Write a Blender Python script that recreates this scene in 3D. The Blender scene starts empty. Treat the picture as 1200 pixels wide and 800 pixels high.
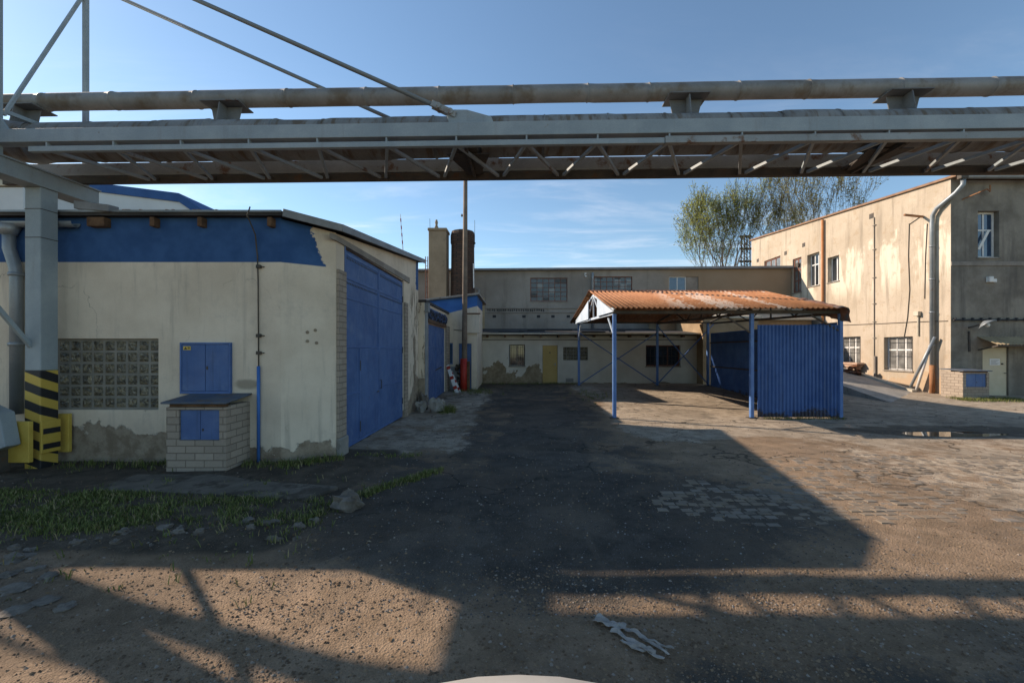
import bpy, math, random
import numpy as np
from mathutils import Vector, Matrix, noise as mnoise
random.seed(7)
sc = bpy.context.scene
COL = sc.collection
R = math.radians
F = 500.0; CX = 608.0; CY = 410.0; EYE = 2.0

def sm(t):
    t = max(0.0, min(1.0, t)); return t*t*(3-2*t)
def nz(x, y, s=1.0, k=0.0):
    return mnoise.noise(Vector((x*s+k*13.1, y*s-k*7.7, k)))
def rise(x, y):
    return 0.26*sm((y-13)/9.0)
def G(x, y):
    return rise(x, y)

# ------------------------------------------------------------------ materials
class NT:
    def __init__(s, name):
        s.m = bpy.data.materials.new(name); s.m.use_nodes = True
        s.t = s.m.node_tree; s.t.nodes.clear()
        s.o = s.t.nodes.new('ShaderNodeOutputMaterial')
        s.b = s.t.nodes.new('ShaderNodeBsdfPrincipled')
        s.t.links.new(s.b.outputs[0], s.o.inputs[0])
        s._pos = None
    def lk(s, a, b):
        if isinstance(a, (int, float)): b.default_value = a
        elif isinstance(a, tuple): b.default_value = a if len(a) == len(b.default_value) else (*a, 1.0)
        else: s.t.links.new(a, b)
    def pos(s):
        if s._pos is None: s._pos = s.t.nodes.new('ShaderNodeNewGeometry').outputs['Position']
        return s._pos
    def island(s):
        return s.t.nodes.new('ShaderNodeNewGeometry').outputs['Random Per Island']
    def xyz(s):
        n = s.t.nodes.new('ShaderNodeSeparateXYZ'); s.lk(s.pos(), n.inputs[0]); return n.outputs
    def scaled(s, v, off=(0, 0, 0)):
        n = s.t.nodes.new('ShaderNodeMapping'); s.lk(s.pos(), n.inputs['Vector'])
        n.inputs['Scale'].default_value = v; n.inputs['Location'].default_value = off; return n.outputs[0]
    def noise(s, scale, detail=4, rough=.6, vec=None, dist=0):
        n = s.t.nodes.new('ShaderNodeTexNoise'); s.lk(vec if vec is not None else s.pos(), n.inputs['Vector'])
        n.inputs['Scale'].default_value = scale; n.inputs['Detail'].default_value = detail
        n.inputs['Roughness'].default_value = rough; n.inputs['Distortion'].default_value = dist
        return n.outputs[0]
    def voro(s, scale, feature='F1', vec=None, out='Distance'):
        n = s.t.nodes.new('ShaderNodeTexVoronoi'); n.feature = feature
        s.lk(vec if vec is not None else s.pos(), n.inputs['Vector']); n.inputs['Scale'].default_value = scale
        return n.outputs[out]
    def step(s, v, a, b, lo=0.0, hi=1.0):
        n = s.t.nodes.new('ShaderNodeMapRange'); n.interpolation_type = 'SMOOTHSTEP'
        s.lk(v, n.inputs[0]); n.inputs[1].default_value = a; n.inputs[2].default_value = b
        n.inputs[3].default_value = lo; n.inputs[4].default_value = hi; return n.outputs[0]
    def ma(s, op, a, b=0.0, c=None):
        n = s.t.nodes.new('ShaderNodeMath'); n.operation = op
        s.lk(a, n.inputs[0]); s.lk(b, n.inputs[1])
        if c is not None: s.lk(c, n.inputs[2])
        return n.outputs[0]
    def mix(s, f, a, b, mode='MIX'):
        n = s.t.nodes.new('ShaderNodeMix'); n.data_type = 'RGBA'; n.blend_type = mode
        s.lk(f, n.inputs[0]); s.lk(a, n.inputs[6]); s.lk(b, n.inputs[7]); return n.outputs[2]
    def attr(s, name):
        n = s.t.nodes.new('ShaderNodeAttribute'); n.attribute_name = name; return n
    def done(s, col, rough=.85, h=None, strength=.4, dist=.02, metal=0.0, spec=.35):
        s.lk(col, s.b.inputs['Base Color']); s.lk(rough, s.b.inputs['Roughness'])
        s.lk(metal, s.b.inputs['Metallic']); s.b.inputs['Specular IOR Level'].default_value = spec
        if h is not None:
            n = s.t.nodes.new('ShaderNodeBump'); s.lk(h, n.inputs['Height'])
            n.inputs['Strength'].default_value = strength; n.inputs['Distance'].default_value = dist
            s.t.links.new(n.outputs[0], s.b.inputs['Normal'])
        return s.m

def worn(name, c1, c2, s=1.5, rough=.85, c3=None, t3=(.6, .75), s3=5.0, streak=None, bump=.35, bs=40, dist=.01, metal=0., spec=.35):
    """two-tone surface, optional third colour in patches, optional vertical streaks"""
    n = NT(name)
    f = n.step(n.noise(s, 6, .65), .35, .68)
    c = n.mix(f, c1, c2)
    g = n.noise(bs, 3, .7)
    c = n.mix(.35, c, n.mix(g, (.25, .25, .25), (.8, .8, .8)), 'OVERLAY')
    if streak:
        col, amt, sx = streak
        v = n.noise(1.0, 5, .65, n.scaled((sx, sx, sx*.09)))
        c = n.mix(n.step(v, .52, .75, 0, amt), c, col)
    if c3:
        v = n.noise(s3, 7, .7)
        c = n.mix(n.step(v, t3[0], t3[1]), c, c3)
    return n.done(c, rough, g, bump, dist, metal, spec)

def flat(name, c, rough=.5, metal=0., spec=.5):
    n = NT(name)
    g = n.noise(30, 4, .7)
    return n.done(n.mix(.25, c, n.mix(g, (.3, .3, .3), (.7, .7, .7)), 'OVERLAY'), rough, g, .08, .004, metal, spec)

M = {}
# workshop plaster: dirty white, hand-painted blue band, plaster lost at the foot of the walls
def mk_workshop():
    n = NT('workshop_plaster')
    x, y, z = n.xyz()
    base = n.mix(n.step(n.noise(1.1, 6, .6), .3, .7), (.57, .475, .365), (.69, .59, .465))
    fine = n.noise(55, 4, .75)
    base = n.mix(.3, base, n.mix(fine, (.25, .25, .25), (.75, .75, .75)), 'OVERLAY')
    st = n.noise(1.0, 5, .65, n.scaled((7, 7, .5)))
    base = n.mix(n.step(st, .52, .76, 0, .6), base, (.37, .32, .26))
    # soot smudge beside the hatch and thin cracks
    sx_ = n.ma('DIVIDE', n.ma('ADD', x, 4.74), .26); sz_ = n.ma('DIVIDE', n.ma('SUBTRACT', z, 1.40), .11)
    sd = n.ma('ADD', n.ma('MULTIPLY', sx_, sx_), n.ma('MULTIPLY', sz_, sz_))
    base = n.mix(n.ma('MULTIPLY', n.step(n.ma('ADD', sd, n.noise(6, 5)), 1.6, .7), n.ma('MULTIPLY', n.step(y, 7.6, 7.5), .7)), base, (.20, .17, .12))
    wob = n.t.nodes.new('ShaderNodeVectorMath'); wob.operation = 'ADD'; wn = n.t.nodes.new('ShaderNodeTexNoise'); n.lk(n.pos(), wn.inputs['Vector']); wn.inputs['Scale'].default_value = 2.2; wn.inputs['Detail'].default_value = 6
    n.lk(n.pos(), wob.inputs[0]); n.lk(wn.outputs['Color'], wob.inputs[1])
    ck = n.ma('MULTIPLY', n.step(n.voro(.55, 'DISTANCE_TO_EDGE', wob.outputs[0]), .006, .002), n.step(n.noise(.7, 3), .5, .6))
    base = n.mix(n.ma('MULTIPLY', ck, .6), base, (.22, .18, .14))
    base = n.mix(n.step(n.noise(.9, 8, .75), .54, .70, 0, .45), base, (.40, .35, .29))
    # blue band
    blue = n.mix(n.step(n.noise(3, 5), .3, .7), (.020, .075, .195), (.034, .105, .25))
    rag = n.noise(7, 5, .7)
    edge = n.ma('ADD', x, n.ma('MULTIPLY', n.ma('SUBTRACT', rag, .5), .25))
    slope = n.ma('MULTIPLY', n.ma('SUBTRACT', z, 3.6), .28)
    m1 = n.ma('MULTIPLY', n.step(z, 3.53, 3.54), n.step(n.ma('ADD', edge, slope), -3.58, -3.60))
    m1 = n.ma('MULTIPLY', m1, n.step(y, 8.6, 8.5))
    m2 = n.ma('MULTIPLY', n.step(n.ma('ADD', y, n.ma('MULTIPLY', rag, .6)), 14.45, 14.5), n.step(z, 4.0, 4.03))
    c = n.mix(n.ma('MAXIMUM', m1, m2), base, blue)
    # lost plaster
    lo = n.noise(1.9, 6, .6)
    near_win = n.ma('MULTIPLY', n.step(x, -5.9, -6.3), .36)
    near_win = n.ma('MULTIPLY', near_win, n.step(y, 8, 7.6))
    th = n.ma('ADD', n.ma('MULTIPLY', n.ma('SUBTRACT', lo, .30), 1.15), near_win)
    th = n.ma('ADD', th, n.ma('MULTIPLY', n.ma('MULTIPLY', n.step(y, 12.9, 14.2), n.step(y, 14.7, 14.6)), .9))
    lost = n.step(n.ma('SUBTRACT', th, z), .0, .012)
    far = n.ma('MULTIPLY', n.ma('MULTIPLY', n.step(y, 13.2, 13.6), n.step(y, 14.7, 14.6)), n.step(n.noise(1.3, 6, .7, n.scaled((3, 3, .8))), .52, .54))
    lost = n.ma('MAXIMUM', lost, n.ma('MULTIPLY', far, n.step(z, 4.2, 3.6)))
    old = n.mix(n.step(n.noise(4, 6, .7), .35, .65), (.20, .15, .105), (.33, .27, .20))
    under = n.step(n.ma('SUBTRACT', n.ma('ADD', th, n.ma('MULTIPLY', n.noise(5, 6, .7), .16)), z), .055, .068)
    c = n.mix(n.ma('MULTIPLY', under, .8), c, (.36, .32, .27))
    c = n.mix(lost, c, old)
    h = n.ma('ADD', n.ma('MULTIPLY', n.ma('SUBTRACT', fine, n.ma('MULTIPLY', under, 1.6)), .18), n.ma('MULTIPLY', lost, -1.2))
    h = n.ma('ADD', h, n.ma('MULTIPLY', n.ma('MULTIPLY', n.noise(9, 5, .7), lost), 1.2))
    return n.done(c, .92, h, .7, .02)
M['workshop'] = mk_workshop()

def mk_lowwall():
    n = NT('low_building_plaster')
    x, y, z = n.xyz()
    base = n.mix(n.step(n.noise(.8, 6, .6), .3, .7), (.46, .42, .35), (.58, .54, .46))
    fine = n.noise(40, 4, .75)
    base = n.mix(.3, base, n.mix(fine, (.25, .25, .25), (.75, .75, .75)), 'OVERLAY')
    lo = n.noise(1.1, 6, .6)
    amt = n.step(x, 1.8, .6)
    th = n.ma('ADD', n.ma('MULTIPLY', n.ma('SUBTRACT', lo, .42), 4.2), .30)
    th = n.ma('MULTIPLY', th, n.ma('ADD', amt, .12))
    lost = n.step(n.ma('SUBTRACT', n.ma('ADD', th, .22), z), 0, .03)
    old = n.mix(n.step(n.noise(3, 6, .7), .35, .65), (.19, .14, .085), (.30, .24, .16))
    c = n.mix(lost, base, old)
    st = n.noise(1.0, 5, .65, n.scaled((5, 5, .5)))
    c = n.mix(n.step(st, .55, .8, 0, .35), c, (.26, .22, .17))
    return n.done(c, .92, n.ma('ADD', n.ma('MULTIPLY', fine, .2), n.ma('MULTIPLY', lost, -1)), .5, .02)
M['lowwall'] = mk_lowwall()

def mk_right():
    n = NT('weathered_ochre_plaster')
    x, y, z = n.xyz()
    base = n.mix(n.step(n.noise(.45, 7, .62), .32, .68), (.395, .325, .245), (.475, .40, .315))
    fine = n.noise(24, 5, .75)
    base = n.mix(.35, base, n.mix(fine, (.25, .25, .25), (.75, .75, .75)), 'OVERLAY')
    base = n.mix(n.step(n.noise(2.3, 6, .7), .54, .66, 0, .6), base, (.36, .27, .18))
    # pale run-down patches around first-floor level on the long wall
    run = n.noise(1.0, 5, .6, n.scaled((1.3, 1.3, .22)))
    zone = n.ma('MULTIPLY', n.step(z, 4.4, 5.6), n.step(n.ma('ADD', z, n.ma('MULTIPLY', n.noise(1.6, 3), 3.2)), 9.2, 8.6))
    pale = n.ma('MULTIPLY', n.step(run, .465, .53), zone)
    c = n.mix(n.ma('MULTIPLY', pale, .85), base, (.66, .585, .47))
    st = n.noise(1.0, 6, .65, n.scaled((2.6, 2.6, .22), (3, 3, 0)))
    c = n.mix(n.step(st, .50, .70, 0, .7), c, (.235, .195, .15))
    c = n.mix(n.step(n.noise(1.7, 8, .75), .56, .66, 0, .5), c, (.30, .25, .195))
    # foot of wall, bare and reddish
    foot = n.step(n.ma('SUBTRACT', n.ma('MULTIPLY', n.noise(1.4, 6, .65), 2.0), z), .15, .3)
    c = n.mix(n.ma('MULTIPLY', foot, .7), c, (.43, .30, .19))
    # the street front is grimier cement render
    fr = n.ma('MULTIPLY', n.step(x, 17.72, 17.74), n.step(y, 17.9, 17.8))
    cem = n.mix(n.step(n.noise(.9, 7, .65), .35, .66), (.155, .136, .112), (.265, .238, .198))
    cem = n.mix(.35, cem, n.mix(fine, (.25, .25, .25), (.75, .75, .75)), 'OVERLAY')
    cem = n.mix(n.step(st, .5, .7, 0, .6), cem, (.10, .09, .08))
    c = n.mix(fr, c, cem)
    h = n.ma('ADD', fine, n.ma('MULTIPLY', n.noise(5, 5, .7), .8))
    return n.done(c, .93, h, .55, .025)
M['right'] = mk_right()

def mk_tall():
    n = NT('grey_cement_render')
    x, y, z = n.xyz()
    c = n.mix(n.step(n.noise(.35, 7, .65), .35, .66), (.225, .20, .17), (.32, .29, .25))
    fine = n.noise(20, 5, .75)
    c = n.mix(.35, c, n.mix(fine, (.25, .25, .25), (.75, .75, .75)), 'OVERLAY')
    st = n.noise(1.0, 6, .65, n.scaled((1.6, 1.6, .16)))
    c = n.mix(n.step(st, .53, .72, 0, .55), c, (.13, .11, .09))
    br = n.ma('MULTIPLY', n.step(n.ma('ADD', x, n.ma('MULTIPLY', n.noise(.6, 5), 3)), 10.5, 12.5), .65)
    c = n.mix(br, c, (.27, .18, .10))
    return n.done(c, .93, fine, .4, .02)
M['tall'] = mk_tall()

def mk_brick(name, c1, c2, mort, sx=.25, sz=.075, msize=.012, axis='both', rough=.9):
    n = NT(name)
    x, y, z = n.xyz()
    cmb = n.t.nodes.new('ShaderNodeCombineXYZ')
    n.lk(n.ma('ADD', x, y), cmb.inputs[0]); n.lk(z, cmb.inputs[1])
    b = n.t.nodes.new('ShaderNodeTexBrick'); n.lk(cmb.outputs[0], b.inputs['Vector'])
    b.inputs['Scale'].default_value = 1; b.inputs['Brick Width'].default_value = sx; b.inputs['Row Height'].default_value = sz
    b.inputs['Mortar Size'].default_value = msize; b.inputs['Color1'].default_value = (*c1, 1); b.inputs['Color2'].default_value = (*c2, 1)
    b.inputs['Mortar'].default_value = (*mort, 1); b.inputs['Bias'].default_value = 0
    g = n.noise(30, 5, .7)
    c = n.mix(.4, b.outputs['Color'], n.mix(g, (.25, .25, .25), (.75, .75, .75)), 'OVERLAY')
    c = n.mix(n.step(n.noise(2.5, 6, .7), .55, .72, 0, .5), c, mort)
    return n.done(c, rough, n.ma('ADD', n.ma('MULTIPLY', b.outputs['Fac'], -1), n.ma('MULTIPLY', g, .25)), .8, .012)
M['white_brick'] = mk_brick('pale_silicate_brick', (.35, .29, .232), (.285, .235, .188), (.19, .152, .117), .30, .115, .008)
M['dark_brick'] = mk_brick('sooty_red_brick', (.10, .052, .034), (.055, .033, .026), (.03, .026, .022), .30, .12, .018)
def mk_blue():
    n = NT('blue_sheet_paint')
    c = n.mix(n.step(n.noise(1.0, 7, .65), .35, .66), (.045, .105, .255), (.072, .148, .32))
    c = n.mix(n.step(n.noise(1.9, 8, .72), .54, .70, 0, .6), c, (.12, .19, .33))
    st = n.noise(1.0, 6, .7, n.scaled((11, 11, .45)))
    c = n.mix(n.step(st, .52, .70, 0, .55), c, (.04, .075, .165))
    g = n.noise(8, 7, .78)
    c = n.mix(n.step(g, .665, .70), c, (.11, .06, .04))
    f = n.noise(70, 4, .75); c = n.mix(.3, c, n.mix(f, (.25, .25, .25), (.75, .75, .75)), 'OVERLAY')
    return n.done(c, n.step(n.noise(3, 5), .3, .7, .42, .7), n.ma('ADD', n.ma('MULTIPLY', n.noise(1.6, 2), 2.5), n.ma('MULTIPLY', f, .12)), .35, .025)
M['blue'] = mk_blue()
def mk_sheet():
    n = NT('carport_sheet_paint'); x, y, z = n.xyz()
    c = n.mix(n.step(n.noise(1.4, 6, .65), .35, .66), (.026, .088, .255), (.05, .13, .33))
    st = n.noise(1.0, 5, .65, n.scaled((8, 8, .5)))
    c = n.mix(n.step(st, .52, .72, 0, .5), c, (.06, .10, .19))
    k = n.ma('SUBTRACT', n.ma('MULTIPLY', n.noise(2.6, 7, .75), 1.0), n.ma('MULTIPLY', z, .8))
    c = n.mix(n.step(k, .30, .42, 0, .9), c, (.05, .035, .028))
    c = n.mix(n.step(n.noise(7, 6, .75), .67, .72), c, (.10, .055, .035))
    return n.done(c, .55, n.noise(50, 4), .12, .01)
M['bluesheet'] = mk_sheet()
M['blue2'] = worn('blue_steel_paint', (.045, .105, .26), (.07, .15, .34), 3, .5, (.10, .05, .03), (.72, .78), 9, None, .12, 60)
M['bluepost'] = worn('post_blue_paint', (.065, .15, .36), (.10, .21, .43), 3, .5, (.10, .06, .04), (.70, .76), 9, None, .12, 60)
M['bluelite'] = worn('faded_pale_blue_paint', (.40, .50, .60), (.52, .60, .68), 2, .6, (.30, .40, .52), (.6, .75), 4)
M['bluetrim'] = worn('bright_blue_wall_paint', (.025, .12, .36), (.04, .17, .45), 1.5, .7)
M['steel'] = worn('grey_painted_steel', (.23, .275, .295), (.30, .345, .36), 1.3, .55, (.16, .085, .045), (.66, .74), 3.5, ((.20, .20, .19), .5, 5), .15, 60)
M['steel2'] = worn('rusty_painted_steel', (.22, .24, .24), (.29, .31, .31), 1.6, .6, (.14, .07, .035), (.54, .66), 3.0, None, .2, 60)
M['supp'] = worn('shade_toned_saddle_steel', (.12, .125, .125), (.17, .175, .175), 2, .7, (.13, .07, .04), (.58, .7), 5)  # shade below the slim pipe put into the saddles' dark steel colour
M['darksteel'] = worn('dark_rusty_steel', (.05, .045, .04), (.09, .075, .06), 2, .75, (.12, .06, .03), (.55, .7), 5)
M['galv'] = worn('galvanised_sheet', (.20, .23, .25), (.28, .305, .32), 2, .45, (.22, .17, .13), (.62, .75), 3, ((.22, .22, .21), .5, 4), .1, 50, metal=.35)
M['rustpipe'] = worn('rusty_pipe', (.24, .10, .045), (.34, .17, .08), 3, .8, (.14, .07, .04), (.55, .7), 6)
M['orange'] = worn('orange_painted_pipe', (.36, .14, .05), (.43, .19, .08), 2, .6, (.25, .10, .05), (.6, .7), 6)
M['wood'] = worn('weathered_rafter_wood', (.085, .045, .025), (.16, .09, .05), 6, .85, (.08, .05, .03), (.55, .7), 10)
M['polewood'] = worn('dark_pole_wood', (.13, .095, .07), (.20, .15, .11), 3, .85, None, streak=((.07, .05, .04), .8, 14))
M['red'] = worn('red_paint', (.34, .02, .012), (.42, .04, .02), 3, .55)
def mk_slots():
    n = NT('slotted_strip'); x, y, z = n.xyz()
    f = n.ma('FRACT', n.ma('DIVIDE', y, .085))
    return n.done(n.mix(n.step(f, .58, .60), (.012, .012, .014), (.05, .115, .27)), .6)
M['slots'] = mk_slots()
M['yellow'] = worn('yellow_paint', (.55, .36, .06), (.62, .43, .09), 3, .55, (.16, .08, .04), (.68, .74), 7)
M['black'] = worn('black_paint', (.015, .015, .017), (.028, .028, .03), 3, .55)
M['tar'] = worn('tar_paper_roof', (.035, .034, .034), (.075, .07, .066), .8, .9, (.14, .12, .10), (.6, .72), 1.5)
M['fascia'] = worn('grey_roof_edge', (.17, .185, .20), (.24, .255, .27), 2, .6, (.15, .10, .07), (.64, .74), 4)
M['cream'] = worn('cream_fascia', (.42, .38, .30), (.52, .47, .38), 2, .8, (.22, .17, .11), (.6, .7), 3)
M['door_y'] = worn('ochre_door_paint', (.40, .27, .09), (.45, .31, .11), 2, .6)
M['door_c'] = worn('beige_door_paint', (.50, .43, .30), (.56, .48, .35), 2, .6)
M['white'] = worn('white_frame_paint', (.60, .60, .58), (.70, .70, .68), 5, .55, (.35, .30, .25), (.66, .76), 9)
M['brownframe'] = worn('red_brown_frame', (.16, .055, .035), (.22, .09, .055), 5, .7)
M['chimney'] = worn('tan_chimney_render', (.24, .18, .12), (.31, .235, .16), .9, .9, (.17, .13, .09), (.58, .7), 2)
M['concrete'] = worn('old_concrete', (.22, .21, .19), (.31, .29, .26), 1.4, .92, (.14, .125, .105), (.55, .7), 3, None, .5, 30, .02)
M['slab'] = worn('dirty_slab_concrete', (.10, .086, .068), (.155, .135, .108), 1.7, .94, (.06, .05, .037), (.48, .62), 2.5, None, .6, 30, .02)
M['stone'] = worn('grey_stone', (.115, .098, .080), (.195, .170, .142), 6, .93, (.13, .11, .09), (.55, .7), 9, None, .6, 40, .02)
M['hall'] = worn('pale_hall_cladding', (.50, .52, .53), (.56, .58, .59), .3, .8)
M['lintel'] = worn('grey_brown_lintel', (.20, .175, .15), (.28, .25, .215), 2, .9)
M['rustjunk'] = worn('rusty_scrap', (.12, .045, .025), (.19, .08, .04), 5, .9)
M['paper'] = flat('white_paper', (.70, .70, .70), .8)
M['plastic'] = worn('dirty_white_plastic', (.25, .225, .195), (.35, .32, .285), 9, .5, (.22, .20, .18), (.6, .7), 14)
M['carpaint'] = flat('white_car_paint', (.40, .39, .365), .30)
M['rubber'] = flat('black_rubber', (.02, .02, .02), .8)
M['redlamp'] = flat('red_lamp_plastic', (.35, .01, .01), .2)
M['bark'] = worn('tree_bark', (.085, .07, .058), (.14, .12, .10), 3, .95)

def mk_glass(name, c, c2, rough=.06, s=.9):
    n = NT(name)
    g = n.noise(s, 4, .6)
    return n.done(n.mix(n.step(g, .35, .65), c, c2), rough, n.noise(2.5, 2), .05, .02, 0, .9)
M['glass'] = mk_glass('dark_window_glass', (.012, .015, .018), (.03, .036, .042))
def mk_panes():
    n = NT('dusty_small_panes'); x, y, z = n.xyz()
    cb = n.t.nodes.new('ShaderNodeCombineXYZ'); n.lk(n.ma('FLOOR', n.ma('DIVIDE', x, .39)), cb.inputs[0]); n.lk(n.ma('FLOOR', n.ma('DIVIDE', z, .30)), cb.inputs[1])
    wn = n.t.nodes.new('ShaderNodeTexWhiteNoise'); wn.noise_dimensions = '3D'; n.lk(cb.outputs[0], wn.inputs[0])
    c = n.mix(wn.outputs[0], (.030, .042, .050), (.085, .10, .11)); c = n.mix(n.step(wn.outputs[0], .90, .92), c, (.012, .012, .012)); c = n.mix(n.step(wn.outputs[0], .10, .08), c, (.17, .17, .155))
    return n.done(c, n.ma('ADD', n.ma('MULTIPLY', wn.outputs[0], .3), .1), n.noise(3, 3), .08, .02, 0, .7)
M['glassdusty'] = mk_panes()
M['glassblue'] = mk_glass('sky_reflecting_glass', (.02, .05, .10), (.05, .10, .17), .04)
M['glasscurtain'] = mk_glass('curtained_glass', (.12, .12, .115), (.22, .22, .21), .12, 2.5)

def mk_block():
    n = NT('glass_block')
    g = n.noise(8, 3, .5, None, 1.5)
    c = n.mix(n.step(g, .35, .65), (.05, .043, .027), (.20, .17, .108))
    return n.done(c, .13, n.noise(10, 3, .5, None, 2.2), 1.0, .05, 0, .7)
M['block'] = mk_block()

def mk_pipe(name, c1, c2, rust, sx, folds):
    n = NT(name)
    x, y, z = n.xyz()
    c = n.mix(n.step(n.noise(1.3, 6, .65), .33, .68), c1, c2)
    g = n.noise(30, 5, .7)
    c = n.mix(.35, c, n.mix(g, (.25, .25, .25), (.75, .75, .75)), 'OVERLAY')
    st = n.noise(1.0, 5, .65, n.scaled((sx, 2.0, 2.0)))
    c = n.mix(n.step(st, .46, .66, 0, .85), c, rust)
    return n.done(c, .6 if folds < .5 else .9, n.ma('ADD', st, n.ma('MULTIPLY', g, .2)), folds, .03, .25 if folds < .5 else 0)
M['stayrod'] = flat('grey_stay_rod', (.16, .18, .19), .5)
M['pipe1'] = mk_pipe('galvanised_pipe_jacket', (.20, .195, .185), (.27, .265, .255), (.155, .12, .085), 2.2, .12)
M['pipe2'] = mk_pipe('felt_wrapped_pipe_jacket', (.155, .155, .15), (.24, .235, .225), (.115, .078, .048), 9, .9)

def mk_rustroof():
    n = NT('rusty_corrugated_iron')
    x, y, z = n.xyz()
    c = n.mix(n.step(n.noise(2.2, 7, .7), .33, .67), (.29, .115, .045), (.42, .19, .085))
    g = n.noise(40, 4, .75)
    c = n.mix(.3, c, n.mix(g, (.25, .25, .25), (.75, .75, .75)), 'OVERLAY')
    # bands where old zinc and paint still cling, running down the slope
    band = n.noise(1.0, 3, .5, n.scaled((1.1, .06, 0)))
    speck = n.noise(5.5, 6, .75, n.scaled((1, .45, 1)))
    m = n.ma('ADD', band, n.ma('MULTIPLY', n.ma('SUBTRACT', speck, .5), .75))
    m = n.ma('MULTIPLY', n.step(m, .53, .60), n.step(n.ma('ADD', x, n.ma('MULTIPLY', n.ma('SUBTRACT', y, 12.2), -.18)), 4.1, 4.9))
    c = n.mix(n.ma('MULTIPLY', m, .70), c, (.56, .47, .39))
    hole = n.step(n.voro(2.1), .06, .03)
    c = n.mix(hole, c, (.03, .02, .015))
    return n.done(c, .82, g, .25, .01, .1)
M['rustroof'] = mk_rustroof()

def mk_stripe():
    n = NT('yellow_black_hazard_paint')
    x, y, z = n.xyz()
    v = n.ma('ADD', z, n.ma('MULTIPLY', n.ma('ADD', x, y), .40))
    f = n.ma('FRACT', n.ma('DIVIDE', v, .30))
    yel = n.mix(n.noise(3, 5), (.52, .34, .055), (.64, .44, .10))
    blk = n.mix(n.noise(4, 5), (.012, .012, .014), (.03, .03, .032))
    c = n.mix(n.step(f, .49, .51), blk, yel)
    c = n.mix(n.step(n.noise(6, 6, .7), .68, .73), c, (.12, .055, .03))
    return n.done(c, .55, n.noise(40, 4), .12, .01)
M['hazard'] = mk_stripe()

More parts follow.
